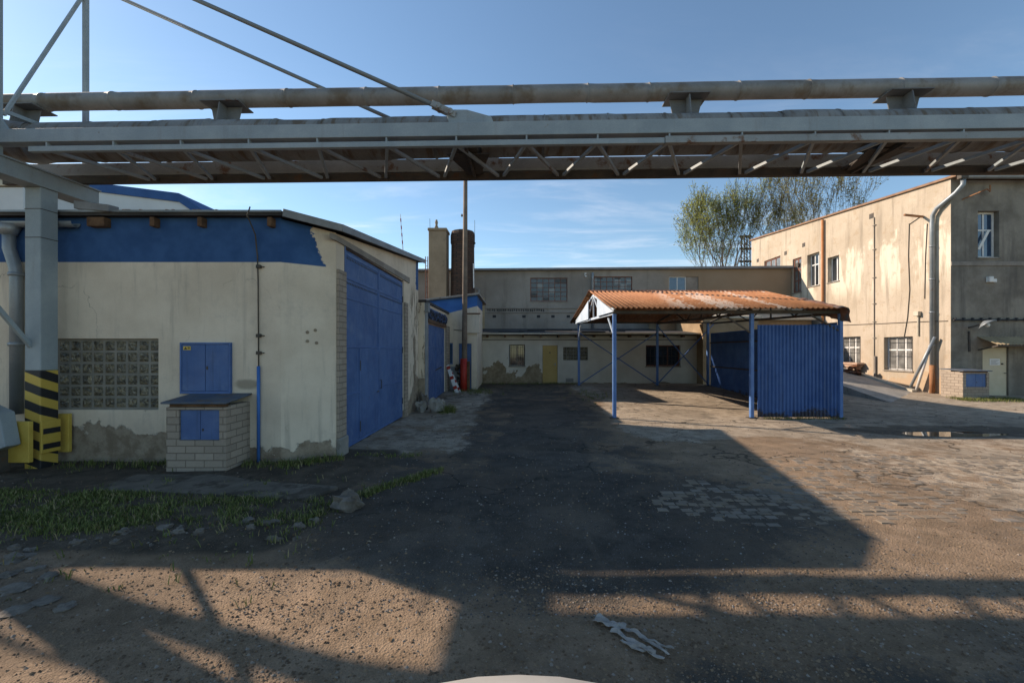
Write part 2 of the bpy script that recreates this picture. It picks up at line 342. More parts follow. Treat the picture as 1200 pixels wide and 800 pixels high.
def mk_ground():
    n = NT('yard_ground')
    x, y, z = n.xyz()
    at = n.attr('zone')
    sp = n.t.nodes.new('ShaderNodeSeparateColor'); n.lk(at.outputs['Color'], sp.inputs[0])
    big = n.noise(.55, 7, .65); mid = n.noise(3.0, 7, .7); fine = n.noise(45, 5, .8); grit = n.noise(140, 3, .8)
    vor = n.voro(60); vor2 = n.voro(24)
    dirt = n.mix(n.step(mid, .36, .66), (.195, .135, .086), (.285, .20, .132))
    dirt = n.mix(n.step(big, .48, .66, 0, .6), dirt, (.15, .115, .085))
    dirt = n.mix(n.step(vor2, .22, .08, 0, .55), dirt, (.30, .24, .18))
    asp = n.mix(n.step(mid, .35, .65), (.054, .047, .039), (.090, .078, .064))
    asp = n.mix(n.step(vor, .24, .12, 0, .9), asp, n.mix(n.voro(60, out='Color'), (.045, .044, .044), (.20, .19, .175)))
    asp = n.mix(n.step(big, .43, .60, 0, .75), asp, (.120, .094, .070))
    conc = n.mix(n.step(mid, .36, .66), (.26, .21, .155), (.385, .32, .245))
    conc = n.mix(n.step(n.noise(1.3, 7, .7), .55, .62, 0, .6), conc, (.155, .135, .11))
    conc = n.mix(n.step(n.noise(7, 6, .7), .62, .66, 0, .7), conc, (.40, .35, .28))
    soil = n.mix(n.step(mid, .36, .66), (.062, .050, .037), (.115, .092, .067))
    def edge(ch, amt):
        k = n.ma('ADD', ch, n.ma('MULTIPLY', n.ma('SUBTRACT', n.noise(1.5, 10, .78), .5), amt))
        k = n.ma('ADD', k, n.ma('MULTIPLY', n.ma('SUBTRACT', n.noise(.42, 4, .6), .5), amt*.6))
        return n.step(k, .33, .67)
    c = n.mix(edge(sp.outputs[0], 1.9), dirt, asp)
    c = n.mix(edge(sp.outputs[2], 1.6), c, conc)
    c = n.mix(edge(sp.outputs[1], 1.1), c, soil)
    wv_ = n.t.nodes.new('ShaderNodeVectorMath'); wv_.operation = 'ADD'; wn_ = n.t.nodes.new('ShaderNodeTexNoise'); n.lk(n.pos(), wn_.inputs['Vector']); wn_.inputs['Scale'].default_value = 1.6; wn_.inputs['Detail'].default_value = 7
    n.lk(n.pos(), wv_.inputs[0]); n.lk(wn_.outputs['Color'], wv_.inputs[1])
    # old slab joints near the carport
    jit = n.ma('MULTIPLY', n.ma('SUBTRACT', n.noise(2.2, 5, .7), .5), .10)
    j = n.step(n.ma('ABSOLUTE', n.ma('ADD', n.ma('SUBTRACT', y, 11.75), jit)), .035, .018)
    j2 = n.step(n.ma('ABSOLUTE', n.ma('ADD', n.ma('SUBTRACT', y, 15.1), jit)), .05, .025)
    j = n.ma('MULTIPLY', n.ma('MAXIMUM', j, j2), n.ma('MULTIPLY', n.step(x, 2.4, 2.8), n.step(x, 10.2, 9.7)))
    c = n.mix(n.ma('MULTIPLY', j, .85), c, (.035, .028, .02))
    pv = n.t.nodes.new('ShaderNodeSeparateColor'); n.lk(n.voro(.55, 'F1', wv_.outputs[0], 'Color'), pv.inputs[0])
    c = n.mix(.55, c, n.mix(pv.outputs[0], (.34, .34, .34), (.66, .66, .66)), 'OVERLAY')
    c = n.mix(.6, c, n.mix(fine, (.15, .15, .15), (.85, .85, .85)), 'OVERLAY')
    c = n.mix(.35, c, n.mix(n.noise(11, 6, .75), (.2, .2, .2), (.8, .8, .8)), 'OVERLAY')
    crk = n.ma('MULTIPLY', n.step(n.voro(.45, 'DISTANCE_TO_EDGE', wv_.outputs[0]), .014, .004), n.step(y, 4.2, 5.5))
    crk = n.ma('MULTIPLY', crk, n.step(n.noise(.6, 4), .47, .53))
    c = n.mix(n.ma('MULTIPLY', crk, .75), c, (.03, .026, .02))
    # worn tyre tracks running up the yard and dusty drifts
    trk = n.noise(1.0, 6, .65, n.scaled((1.5, .16, 1)))
    c = n.mix(n.step(trk, .54, .70, 0, .45), c, (.17, .13, .092))
    c = n.mix(n.step(n.noise(.9, 9, .72, None, 1.0), .57, .68, 0, .5), c, (.075, .062, .05))
    wet = at.outputs['Alpha']
    c = n.mix(n.ma('MULTIPLY', n.step(n.ma('ADD', wet, n.ma('MULTIPLY', n.ma('SUBTRACT', n.noise(2, 6), .5), .8)), .4, .6), .65), c, (.03, .026, .022))
    h = n.ma('ADD', n.ma('MULTIPLY', fine, .5), n.ma('MULTIPLY', vor, -.55))
    h = n.ma('ADD', h, n.ma('MULTIPLY', grit, .25))
    h = n.ma('ADD', h, n.ma('MULTIPLY', vor2, -.12))
    h = n.ma('ADD', h, n.ma('MULTIPLY', n.noise(14, 6, .75), .35))
    h = n.ma('ADD', h, n.ma('MULTIPLY', j, -1.0))
    return n.done(c, .95, h, .9, .016, 0, .2)
M['ground'] = mk_ground()

def mk_island(name, cols, rough=.9, bump=.4):
    n = NT(name)
    r = n.island()
    c = n.mix(n.step(r, .15, .85), cols[0], cols[1])
    if len(cols) > 2: c = n.mix(n.step(r, .86, .90), c, cols[2])
    g = n.noise(60, 4, .7)
    c = n.mix(.3, c, n.mix(g, (.25, .25, .25), (.75, .75, .75)), 'OVERLAY')
    return n.done(c, rough, g, bump, .006)
M['pebble'] = mk_island('loose_pebbles', [(.11, .072, .046), (.235, .165, .105), (.25, .215, .18)])
M['grit'] = mk_island('asphalt_chippings', [(.045, .044, .043), (.11, .105, .10), (.24, .23, .22)])
M['litter'] = mk_island('dead_leaves', [(.10, .055, .025), (.22, .14, .07), (.30, .24, .16)])
M['rub'] = mk_island('muddy_rubble', [(.06, .05, .04), (.13, .115, .095), (.20, .185, .165)])
M['cobble'] = mk_island('granite_setts', [(.15, .13, .105), (.215, .185, .15), (.25, .235, .21)])
def mk_cobble():
    n = NT('dusty_granite_setts'); r = n.island()
    c = n.mix(n.step(r, .1, .9), (.125, .108, .088), (.20, .176, .148))
    d = n.noise(1.1, 7, .7); g = n.noise(60, 4, .7)
    c = n.mix(n.step(d, .42, .60, .15, .85), c, (.215, .165, .115))
    c = n.mix(.35, c, n.mix(g, (.2, .2, .2), (.8, .8, .8)), 'OVERLAY')
    return n.done(c, .92, g, .5, .006)
M['cobble'] = mk_cobble()
M['grass'] = mk_island('short_grass', [(.075, .10, .022), (.18, .20, .055), (.30, .24, .12)], .8, .0)
def mk_leaf(name, cols):
    n = NT(name); r = n.island(); c = n.mix(r, cols[0], cols[1])
    n.done(c, .6, None, spec=.3)
    tr = n.t.nodes.new('ShaderNodeBsdfTranslucent'); n.lk(c, tr.inputs['Color']); mx_ = n.t.nodes.new('ShaderNodeMixShader'); mx_.inputs[0].default_value = .5
    n.t.links.new(n.b.outputs[0], mx_.inputs[1]); n.t.links.new(tr.outputs[0], mx_.inputs[2]); n.t.links.new(mx_.outputs[0], n.o.inputs[0])
    return n.m
M['leaf'] = mk_leaf('spring_leaves', ((.17, .20, .045), (.32, .34, .10)))
M['leaf2'] = mk_leaf('budding_leaves', ((.19, .18, .055), (.33, .31, .12)))

def mk_water():
    n = NT('puddle_water')
    return n.done((.02, .018, .015), .02, n.noise(6, 2), .02, .005, 0, .6)
M['water'] = mk_water()

# ------------------------------------------------------------------ mesh helpers
class MB:
    def __init__(s): s.v = []; s.f = []
    def quad(s, *pts):
        i = len(s.v); s.v += [Vector(p) for p in pts]; s.f.append(tuple(range(i, i+len(pts)))); return s
    def box(s, x0, x1, y0, y1, z0, z1):
        i = len(s.v)
        s.v += [Vector(p) for p in ((x0,y0,z0),(x1,y0,z0),(x1,y1,z0),(x0,y1,z0),(x0,y0,z1),(x1,y0,z1),(x1,y1,z1),(x0,y1,z1))]
        s.f += [(i,i+3,i+2,i+1),(i+4,i+5,i+6,i+7),(i,i+1,i+5,i+4),(i+1,i+2,i+6,i+5),(i+2,i+3,i+7,i+6),(i+3,i,i+4,i+7)]
        return s
    def hexa(s, b, t):
        i = len(s.v); s.v += [Vector(p) for p in b] + [Vector(p) for p in t]
        s.f += [(i,i+3,i+2,i+1),(i+4,i+5,i+6,i+7),(i,i+1,i+5,i+4),(i+1,i+2,i+6,i+5),(i+2,i+3,i+7,i+6),(i+3,i,i+4,i+7)]
        return s
    def prism(s, poly, off):
        i = len(s.v); n = len(poly); off = Vector(off)
        s.v += [Vector(p) for p in poly] + [Vector(p)+off for p in poly]
        s.f.append(tuple(range(i+n-1, i-1, -1))); s.f.append(tuple(range(i+n, i+2*n)))
        for k in range(n):
            j = (k+1) % n; s.f.append((i+k, i+j, i+n+j, i+n+k))
        return s
    def bar(s, p, q, w, h, up=(0, 0, 1)):
        p, q = Vector(p), Vector(q); d = (q-p).normalized(); up = Vector(up)
        if abs(d.dot(up)) > .98: up = Vector((0, 1, 0))
        a = d.cross(up).normalized()*w/2; b = a.cross(d).normalized()*h/2
        return s.hexa([p-a-b, p+a-b, q+a-b, q-a-b], [p-a+b, p+a+b, q+a+b, q-a+b])
    def tube(s, path, r, n=10, cap=True):
        path = [Vector(p) for p in path]; rs = r if isinstance(r, (list, tuple)) else [r]*len(path)
        d0 = (path[1]-path[0]).normalized()
        ref = Vector((0, 0, 1)) if abs(d0.z) < .9 else Vector((1, 0, 0))
        a = d0.cross(ref).normalized(); i = len(s.v)
        for k, p in enumerate(path):
            d = (path[min(k+1, len(path)-1)]-path[max(k-1, 0)]).normalized()
            a = (a - d*a.dot(d)).normalized(); b = d.cross(a)
            for m in range(n):
                t = 2*math.pi*m/n; s.v.append(p + (a*math.cos(t)+b*math.sin(t))*rs[k])
        for k in range(len(path)-1):
            for m in range(n):
                m2 = (m+1) % n
                s.f.append((i+k*n+m, i+k*n+m2, i+(k+1)*n+m2, i+(k+1)*n+m))
        if cap:
            s.f.append(tuple(i+m for m in range(n-1, -1, -1)))
            e = i+(len(path)-1)*n; s.f.append(tuple(e+m for m in range(n)))
        return s
    def lathe(s, prof, c, axis='Z', n=20):
        i = len(s.v); c = Vector(c)
        for (r, h) in prof:
            for m in range(n):
                t = 2*math.pi*m/n; u, w = r*math.cos(t), r*math.sin(t)
                s.v.append(c + (Vector((u, w, h)) if axis == 'Z' else Vector((h, u, w)) if axis == 'X' else Vector((u, h, w))))
        for k in range(len(prof)-1):
            for m in range(n):
                m2 = (m+1) % n; s.f.append((i+k*n+m, i+k*n+m2, i+(k+1)*n+m2, i+(k+1)*n+m))
        s.f.append(tuple(i+m for m in range(n-1, -1, -1))); e = i+(len(prof)-1)*n; s.f.append(tuple(e+m for m in range(n)))
        return s
    def wave(s, o, u, w, n, W, H, per, amp, t=.006, step=6, trap=False):
        """corrugated sheet: o corner, u across the waves (length W), w along them (length H), n normal"""
        o, u, w, n = Vector(o), Vector(u), Vector(w), Vector(n)
        k = max(2, int(W/per*step)); i = len(s.v)
        for a in range(k+1):
            x = W*a/k; ph = 2*math.pi*x/per
            z = math.sin(ph)
            if trap: z = max(-1, min(1, z*1.8))
            z *= amp
            for q in (0, 1):
                for l in (0, 1):
                    s.v.append(o+u*x+w*(H*l)+n*(z-q*t))
        for a in range(k):
            b = i+a*4; c = b+4
            s.f += [(b, c, c+1, b+1), (b+2, b+3, c+3, c+2), (b, b+2, c+2, c), (b+1, c+1, c+3, b+3)]
        s.f += [(i, i+1, i+3, i+2), (i+k*4, i+k*4+2, i+k*4+3, i+k*4+1)]
        return s
    def build(s, name, mat, parent=None, bevel=0, smooth=False, local=False, seg=1, loc=None):
        me = bpy.data.meshes.new(name)
        if parent is not None:
            W = WM[parent.name]; inv = Matrix.Identity(4) if local else W.inverted()
        else:
            if loc is None:
                xs = [v.x for v in s.v]; ys = [v.y for v in s.v]; zs = [v.z for v in s.v]
                loc = ((min(xs)+max(xs))/2, (min(ys)+max(ys))/2, min(zs))
            W = Matrix.Translation(loc); inv = W.inverted()
        me.from_pydata([inv @ v for v in s.v], [], s.f); me.update()
        if smooth:
            for p in me.polygons: p.use_smooth = True
        me.materials.append(mat)
        o = bpy.data.objects.new(name, me); COL.objects.link(o)
        if parent is not None: o.parent = parent
        else: o.location = loc
        WM[o.name] = W
        if bevel:
            b = o.modifiers.new('bevel', 'BEVEL'); b.width = bevel; b.segments = seg; b.limit_method = 'ANGLE'; b.angle_limit = R(40)
        if smooth == 'auto':
            pass
        return o
WM = {}
def tag(o, label=None, cat=None, group=None, kind=None):
    if label: o['label'] = label
    if cat: o['category'] = cat
    if group: o['group'] = group
    if kind: o['kind'] = kind
    return o
def thing(name, label, cat, loc=(0, 0, 0), rotz=0, group=None):
    o = bpy.data.objects.new(name, None); COL.objects.link(o); o.location = loc; o.rotation_euler = (0, 0, rotz)
    o.empty_display_size = .2
    WM[o.name] = Matrix.Translation(loc) @ Matrix.Rotation(rotz, 4, 'Z')
    return tag(o, label, cat, group)
def box(name, mat, parent, x0, x1, y0, y1, z0, z1, bevel=.006): return MB().box(x0, x1, y0, y1, z0, z1).build(name, mat, parent, bevel)

def wall(mb, o, u, n, W, ztop, ops=(), t=.3, z0=0.0):
    """wall slab with real openings; o foot point, u along, n outward, ztop(a) height, ops (a0,a1,z0,z1)"""
    o, u, n = Vector(o), Vector(u), Vector(n); Z = Vector((0, 0, 1))
    us = sorted({0.0, W, *[a for q in ops for a in q[:2]]})
    zs = sorted({z0, *[a for q in ops for a in q[2:]]})
    P = lambda a, z, d: o+u*a+Z*z-n*d
    def inside(a, z): return any(q[0] < a < q[1] and q[2] < z < q[3] for q in ops)
    for i in range(len(us)-1):
        a, b = us[i], us[i+1]
        for j in range(len(zs)):
            za = zs[j]
            if j+1 < len(zs):
                zb1 = zb2 = zs[j+1]
                if inside((a+b)/2, (za+zb1)/2): continue
            else: zb1, zb2 = ztop(a), ztop(b)
            mb.quad(P(a, za, 0), P(b, za, 0), P(b, zb2, 0), P(a, zb1, 0))
            mb.quad(P(b, za, t), P(a, za, t), P(a, zb1, t), P(b, zb2, t))
            if j+1 == len(zs): mb.quad(P(a, zb1, 0), P(b, zb2, 0), P(b, zb2, t), P(a, zb1, t))
    for (a, b, c, d) in ops:
        mb.quad(P(a, c, 0), P(a, d, 0), P(a, d, t), P(a, c, t)); mb.quad(P(b, c, 0), P(b, c, t), P(b, d, t), P(b, d, 0))
        mb.quad(P(a, c, 0), P(a, c, t), P(b, c, t), P(b, c, 0)); mb.quad(P(a, d, 0), P(b, d, 0), P(b, d, t), P(a, d, t))
    for a in (0, W):
        mb.quad(P(a, z0, 0), P(a, z0, t), P(a, ztop(a), t), P(a, ztop(a), 0))
    return mb

def frame_box(mb, o, u, n, a0, a1, z0, z1, d0, d1):
    o, u, n = Vector(o), Vector(u), Vector(n); Z = Vector((0, 0, 1))
    P = lambda a, z, d: o+u*a+Z*z-n*d
    mb.hexa([P(a0, z0, d0), P(a1, z0, d0), P(a1, z0, d1), P(a0, z0, d1)], [P(a0, z1, d0), P(a1, z1, d0), P(a1, z1, d1), P(a0, z1, d1)])
    return mb

def window(parent, o, u, n, q, cols, rows, fm, gm, d=.12, fw=.06, bw=.035, rowf=None, sill=None, bars=0, barm=None, panemats=None):
    a0, a1, z0, z1 = q; mb = MB()
    for (x0, x1, y0, y1) in ((a0, a0+fw, z0, z1), (a1-fw, a1, z0, z1), (a0+fw, a1-fw, z0, z0+fw), (a0+fw, a1-fw, z1-fw, z1)):
        frame_box(mb, o, u, n, x0, x1, y0, y1, d, d+.06)
    W, H = a1-a0-2*fw, z1-z0-2*fw
    cf = [k/cols for k in range(1, cols)]
    rf = rowf if rowf else [k/rows for k in range(1, rows)]
    for k in cf: frame_box(mb, o, u, n, a0+fw+W*k-bw/2, a0+fw+W*k+bw/2, z0+fw, z1-fw, d+.006, d+.05)
    for k in rf: frame_box(mb, o, u, n, a0+fw, a1-fw, z0+fw+H*k-bw/2, z0+fw+H*k+bw/2, d+.010, d+.047)
    f = mb.build('window', fm, parent, .004)
    g = MB(); frame_box(g, o, u, n, a0+fw*.5, a1-fw*.5, z0+fw*.5, z1-fw*.5, d+.03, d+.042); g.build('pane', gm, f)
    if sill:
        s = MB(); frame_box(s, o, u, n, a0-.05, a1+.05, z0-.05, z0-.003, -.05, d); s.build('sill', sill, f, .004)
    if bars:
        b = MB(); Z = Vector((0, 0, 1)); oo, uu, nn = Vector(o), Vector(u), Vector(n)
        for k in range(bars+1):
            a = a0+(a1-a0)*k/bars; b.tube([oo+uu*a+Z*z0+nn*.02, oo+uu*a+Z*z1+nn*.02], .009, 6)
        for zz in (z0+.15, (z0+z1)/2, z1-.15): b.bar(oo+uu*a0+Z*zz+nn*.035, oo+uu*a1+Z*zz+nn*.035, .03, .012)
        b.build('window_bars', barm or M['darksteel'], f)
    return f

ux, uy = (1, 0, 0), (0, 1, 0)
nS, nE, nW = (0, -1, 0), (1, 0, 0), (-1, 0, 0)
PART2 = True
# ------------------------------------------------------------------ ground
def relief(x, y):
    if y > 26 or x < -14 or x > 22: return 0.0
    k = .016*nz(x, y, .55, 1)+.010*nz(x, y, 1.6, 2)+.005*nz(x, y, 4.2, 3)
    for rx_ in (-.55, 1.05): k -= .014*math.exp(-(((x-rx_-.25*math.sin(y*.3))/.16)**2))*(.6+.5*nz(x, y, .8, 11))*sm((y-4)/2)
    for ry_ in (2.45, 3.55): k -= .013*math.exp(-(((y-ry_-.12*math.sin(x*.35))/.13)**2))*(.7+.6*nz(x, y, .7, 13))
    pud = math.exp(-(((x-10.4)/1.6)**2+((y-10.25)/.55)**2))
    return k*(1-pud) - .030*pud
def H(x, y):
    z = G(x, y)+relief(x, y)
    # soft bank of soil along the workshop
    if x < -1.8 and y < 8:
        z += .05*sm((-1.9-x)/1.2)*sm((y-3.9)/.8)
    return z
def lines(segs):
    out = []
    for a, b, s in segs:
        k = max(1, round((b-a)/s)); out += [a+(b-a)*i/k for i in range(k)]
    return out + [segs[-1][1]]
def make_ground():
    xs = lines([(-260, -40, 20), (-40, -12, 2), (-12, 15, .13), (15, 24, .5), (24, 60, 4), (60, 300, 20)])
    ys = lines([(-60, -6, 6), (-6, 1.2, .6), (1.2, 8, .09), (8, 14, .16), (14, 24, .4), (24, 60, 4), (60, 400, 20)])
    nx, ny = len(xs), len(ys)
    v = [(x, y, H(x, y)) for y in ys for x in xs]
    f = [(j*nx+i, j*nx+i+1, (j+1)*nx+i+1, (j+1)*nx+i) for j in range(ny-1) for i in range(nx-1)]
    me = bpy.data.meshes.new('ground'); me.from_pydata(v, [], f); me.update()
    for p in me.polygons: p.use_smooth = True
    at = me.color_attributes.new('zone', 'FLOAT_COLOR', 'POINT')
    buf = np.zeros((len(v), 4), dtype=np.float32)
    for i, (x, y, z) in enumerate(v):
        wob = .8*nz(x, y, .35, 5)
        right = 2.6-.28*max(0, min(6, 8-y))*-1 if y < 8 else 2.6
        e1 = 1.25-math.hypot((x-.5-wob*.3)/3.4, (y-5.3)/2.0)
        broad = .60*sm((3.6+wob-x)/1.6)*sm((y-3.7+wob*.5)/1.2)*sm((x+3.4)/.8)
        lane = sm((1.7+wob*.4-abs(x-.35-.05*(y-8)))/1.1)*sm((y-5.0)/1.5)*(.95-.35*sm((y-13)/4))
        asp = max(min(1, max(0, e1*1.6)), lane, broad)
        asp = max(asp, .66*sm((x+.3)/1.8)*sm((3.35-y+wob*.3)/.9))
        asp *= sm((y-1.0)/.5)
        conc = sm((x-2.3-wob)/1.2)*sm((y-8.6-wob*.8)/1.6)
        conc = max(conc, .55*sm((x-4)/3)*sm((y-4.2)/1.2), .62*sm((-.7-x+wob*.3)/.8)*sm((y-7.4)/1.2)*sm((x+3.6)/.2))
        soil = sm((-2.1-x+wob*.25)/.6)*sm((y-3.9+wob*.3)/.6)*sm((9-y)/.8)
        soil = max(soil, .9*sm((y-17)/3)*sm((3-x)/2)*sm((x+2.6)/.8)*.8)
        wet = math.exp(-(((x-10.6)/3.2)**2+((y-10.6)/.9)**2))
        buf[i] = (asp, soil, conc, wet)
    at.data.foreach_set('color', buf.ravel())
    me.materials.append(M['ground'])
    o = bpy.data.objects.new('ground', me); COL.objects.link(o); tag(o, kind='structure')
make_ground()

# puddle
mb = MB(); pts = []
for k in range(40):
    t = 2*math.pi*k/40; r = 1+.25*nz(math.cos(t)*2, math.sin(t)*2, 1, 9)
    pts.append((10.35+1.25*r*math.cos(t), 10.25+.30*r*math.sin(t), .0))
zz = H(10.35, 10.25)+.012
mb.quad(*[(x, y, zz) for x, y, _ in pts]); tag(mb.build('puddle', M['water']), kind='structure')

# concrete slabs in front of the workshop
def slab(poly, h, mat, name='concrete_path'):
    m = MB(); m.prism([(x, y, -.12) for x, y in poly], (0, 0, .12+h)); return tag(m.build(name, mat, None, .02), kind='structure')
slab([(-5.9, 5.95), (-3.95, 5.72), (-3.80, 6.28), (-4.7, 6.62), (-5.9, 6.60)], .085, M['slab'])
slab([(-3.93, 5.72), (-2.70, 5.52), (-2.55, 6.05), (-3.78, 6.28)], .080, M['slab'])

# ------------------------------------------------------------------ workshop (left)
ws = thing('workshop', 'low white workshop with blue painted band below its roof and a tall blue double gate', 'building', (-8, 10.8, 0))
FX, FY = -4.16, 7.46; SX = -3.42
hat = (-5.89, -5.01, 1.24, 2.13)
gb = (-8.30, -6.30, .955, 2.20)
X0 = -14.2
mb = MB(); wall(mb, (X0, FY, 0), ux, nS, FX-X0, lambda a: 4.31, [(gb[0]-X0, gb[1]-X0, gb[2], gb[3])], .3, -.15)
mb.build('wall', M['workshop'], ws)
c0, c1 = Vector((FX, FY, 0)), Vector((SX, 7.98, 0)); cu = (c1-c0).normalized(); cn = Vector((cu.y, -cu.x, 0))
mb = MB(); wall(mb, c0+cu*.002-cn*.002, cu, cn, (c1-c0).length-.004, lambda a: 4.29-.10*a/.9, [], .25, -.15); mb.build('wall', M['workshop'], ws)
GY0, GY1, GZ = 8.36, 12.68, 4.04
top = lambda y: 4.175+(y-7.98)*.1235
mb = MB(); wall(mb, (SX, 7.985, 0), uy, nE, 14.5-7.985, lambda a: top(a+7.985), [(GY0-7.985, GY1-7.985, -.02, GZ)], .3, -.15); mb.build('wall', M['workshop'], ws)
mb = MB(); wall(mb, (X0+.01, 14.49, 0), ux, (0, 1, 0), SX-X0-.03, lambda a: 4.97, [], .3, -.15); mb.build('wall', M['workshop'], ws)
mb = MB(); wall(mb, (X0+.004, FY+.01, 0), uy, nW, 14.45-FY, lambda a: 4.33+a*.09, [], .3, -.15); mb.build('wall', M['workshop'], ws)
# roof sheet with grey edge
def roofz(x, y): return 0
mb = MB()
tp = [(-14.4, 7.31, 4.385), (-4.06, 7.31, 4.38), (-3.27, 7.86, 4.275), (-3.27, 14.75, 5.09), (-4.0, 14.75, 5.09), (-14.4, 14.75, 5.09)]
dn = [(x, y, z-.075) for x, y, z in tp]
i = len(mb.v); mb.v += [Vector(p) for p in tp+dn]
mb.f += [(0, 1, 4, 5), (1, 2, 3, 4), (11, 10, 7, 6), (10, 9, 8, 7)] + [(k, 6+k, 6+(k+1) % 6, (k+1) % 6) for k in range(6)]
roof = mb.build('roof', M['tar'], ws)
mb = MB()  # metal verge strip
for a, b in ((1, 2), (2, 3)):
    p, q = Vector(tp[a]), Vector(tp[b]); mb.bar(p+Vector((.02, -.01, -.03)), q+Vector((.02, 0, -.03)), .03, .13)
mb.build('verge_strip', M['fascia'], roof)
mb = MB()
mb.bar((-14.4, 7.295, 4.378), (-4.06, 7.295, 4.373), .025, .035); mb.build('drip_edge', M['galv'], roof)
for x, w_ in ((-9.2, .04), (-7.28, .15), (-6.31, .04), (-5.49, .04), (-4.29, .04)):
    MB().hexa([(x-w_, 7.33, 4.13), (x+w_, 7.33, 4.13), (x+w_, 7.8, 4.13), (x-w_, 7.8, 4.13)], [(x-w_, 7.33, 4.285), (x+w_, 7.33, 4.285), (x+w_, 7.8, 4.29), (x-w_, 7.8, 4.29)]).build('rafter', M['wood'], ws, .006)
MB().hexa([(-7.62, 7.30, 4.42), (-6.95, 7.22, 4.345), (-6.95, 7.42, 4.39), (-7.62, 7.42, 4.43)], [(-7.62, 7.30, 4.56), (-6.95, 7.22, 4.46), (-6.95, 7.42, 4.48), (-7.62, 7.42, 4.57)]).build('roof_flashing', M['fascia'], roof, .006)
# small pebbly bits of mortar on the roof edge
for k in range(9):
    x = random.uniform(-6.9, -4.3); MB().lathe([(.0, 0), (.05, .005), (.035, .03), (.0, .04)], (x, 7.36, 4.385), n=7).build('mortar_lump', M['rustjunk'], roof)
# gutter and downpipe
mb = MB(); prof = [(math.cos(t)*.085, math.sin(t)*.085) for t in [math.pi+math.pi*k/10 for k in range(11)]]
poly = [(-14.3, 7.365+a, 4.20+b) for a, b in prof] + [(-14.3, 7.365+a*.9, 4.20+b*.9) for a, b in reversed(prof)]
mb.prism(poly, (6.65, 0, 0)); gut = mb.build('gutter', M['galv'], ws)
mb = MB(); mb.tube([(-8.78, 7.35, 4.16), (-8.78, 7.35, 3.98)], [.16, .10], 14)
mb.tube([(-8.78, 7.35, 4.0), (-8.78, 7.35, 3.75), (-8.68, 7.35, 3.45), (-8.655, 7.35, 3.3), (-8.655, 7.35, .9)], .085, 14)
for z in (2.1, 3.3): mb.lathe([(.10, -.03), (.105, 0), (.10, .03)], (-8.655, 7.35, z), n=14)
mb.build('downpipe', M['galv'], ws, 0, True)
# glass-block window
mb = MB(); bs = .2
fr = MB()
for r in range(6):
    for c in range(10):
        x0, z0 = gb[0]+c*bs, gb[2]+.02+r*bs
        if z0+bs > gb[3]+.03: continue
        b = .012; y = FY+.045
        P0 = [(x0+b, y+.02, z0+b), (x0+bs-b, y+.02, z0+b), (x0+bs-b, y+.02, z0+bs-b), (x0+b, y+.02, z0+bs-b)]
        P1 = [(x0+.03, y, z0+.03), (x0+bs-.03, y, z0+.03), (x0+bs-.03, y, z0+bs-.03), (x0+.03, y, z0+bs-.03)]
        P2 = [(x0+.065, y-.010, z0+.065), (x0+bs-.065, y-.010, z0+.065), (x0+bs-.065, y-.010, z0+bs-.065), (x0+.065, y-.010, z0+bs-.065)]
        i = len(mb.v); mb.v += [Vector(p) for p in P0+P1+P2]
        for A in (0, 4):
            for k in range(4): mb.f.append((i+A+k, i+A+(k+1) % 4, i+A+4+(k+1) % 4, i+A+4+k))
        mb.f.append((i+8, i+9, i+10, i+11))
MG = worn('grey_mortar', (.17, .158, .132), (.24, .225, .19), 3, .9)
w = MB().box(gb[0]+.002, gb[1]-.002, FY+.055, FY+.16, gb[2]+.002, gb[3]-.002).build('window', MG, ws)
mb.build('glass_block_pane', M['block'], w)
# blue hatch above the brick cabinet
mb = MB()
for (a, b, c, d) in ((hat[0], hat[0]+.03, hat[2], hat[3]), (hat[1]-.03, hat[1], hat[2], hat[3]), (hat[0]+.03, hat[1]-.03, hat[3]-.03, hat[3]), (hat[0]+.03, hat[1]-.03, hat[2], hat[2]+.04)):
    mb.box(a, b, FY-.055, FY+.01, c, d)
hf = mb.build('wall_hatch', M['blue2'], ws, .004)
m0 = (hat[0]+hat[1])/2
for a, b in ((hat[0]+.034, m0-.004), (m0+.004, hat[1]-.034)):
    lf = box('hatch_leaf', M['blue'], hf, a, b, FY-.045, FY+.005, hat[2]+.044, hat[3]-.034, .004)
box('lock', M['darksteel'], hf, m0+.02, m0+.05, FY-.053, FY-.044, 1.66, 1.72, .003)
s = box('warning_plate', M['yellow'], hf, hat[0]+.06, hat[0]+.19, FY-.05, FY-.0445, 2.00, 2.065, .001)
MB().prism([(hat[0]+.075, FY-.0505, 2.012), (hat[0]+.13, FY-.0505, 2.012), (hat[0]+.1025, FY-.0505, 2.055)], (0, -.002, 0)).build('triangle_symbol', M['black'], s)
MB().box(hat[0]+.14, hat[0]+.18, FY-.0525, FY-.0502, 2.022, 2.034).box(hat[0]+.14, hat[0]+.175, FY-.0525, FY-.0502, 2.04, 2.05).build('caption_bar', M['black'], s)
# dark fixing scars on the wall
scar = worn('brown_scar', (.22, .17, .12), (.3, .24, .17), 5)
for t_, z in ((.42, 2.32), (.55, 2.36), (.57, 2.13), (.42, 2.16)):
    p = c0+cu*t_; mb = MB(); mb.lathe([(.022, 0), (.03, .006), (.0, .008)], (0, 0, 0), n=9)
    for q in mb.v: q.xyz = p + cu*q.x + Vector((0, 0, 1))*(z+q.y) + cn*(q.z+.001)
    mb.build('fixing_scar', scar, ws)
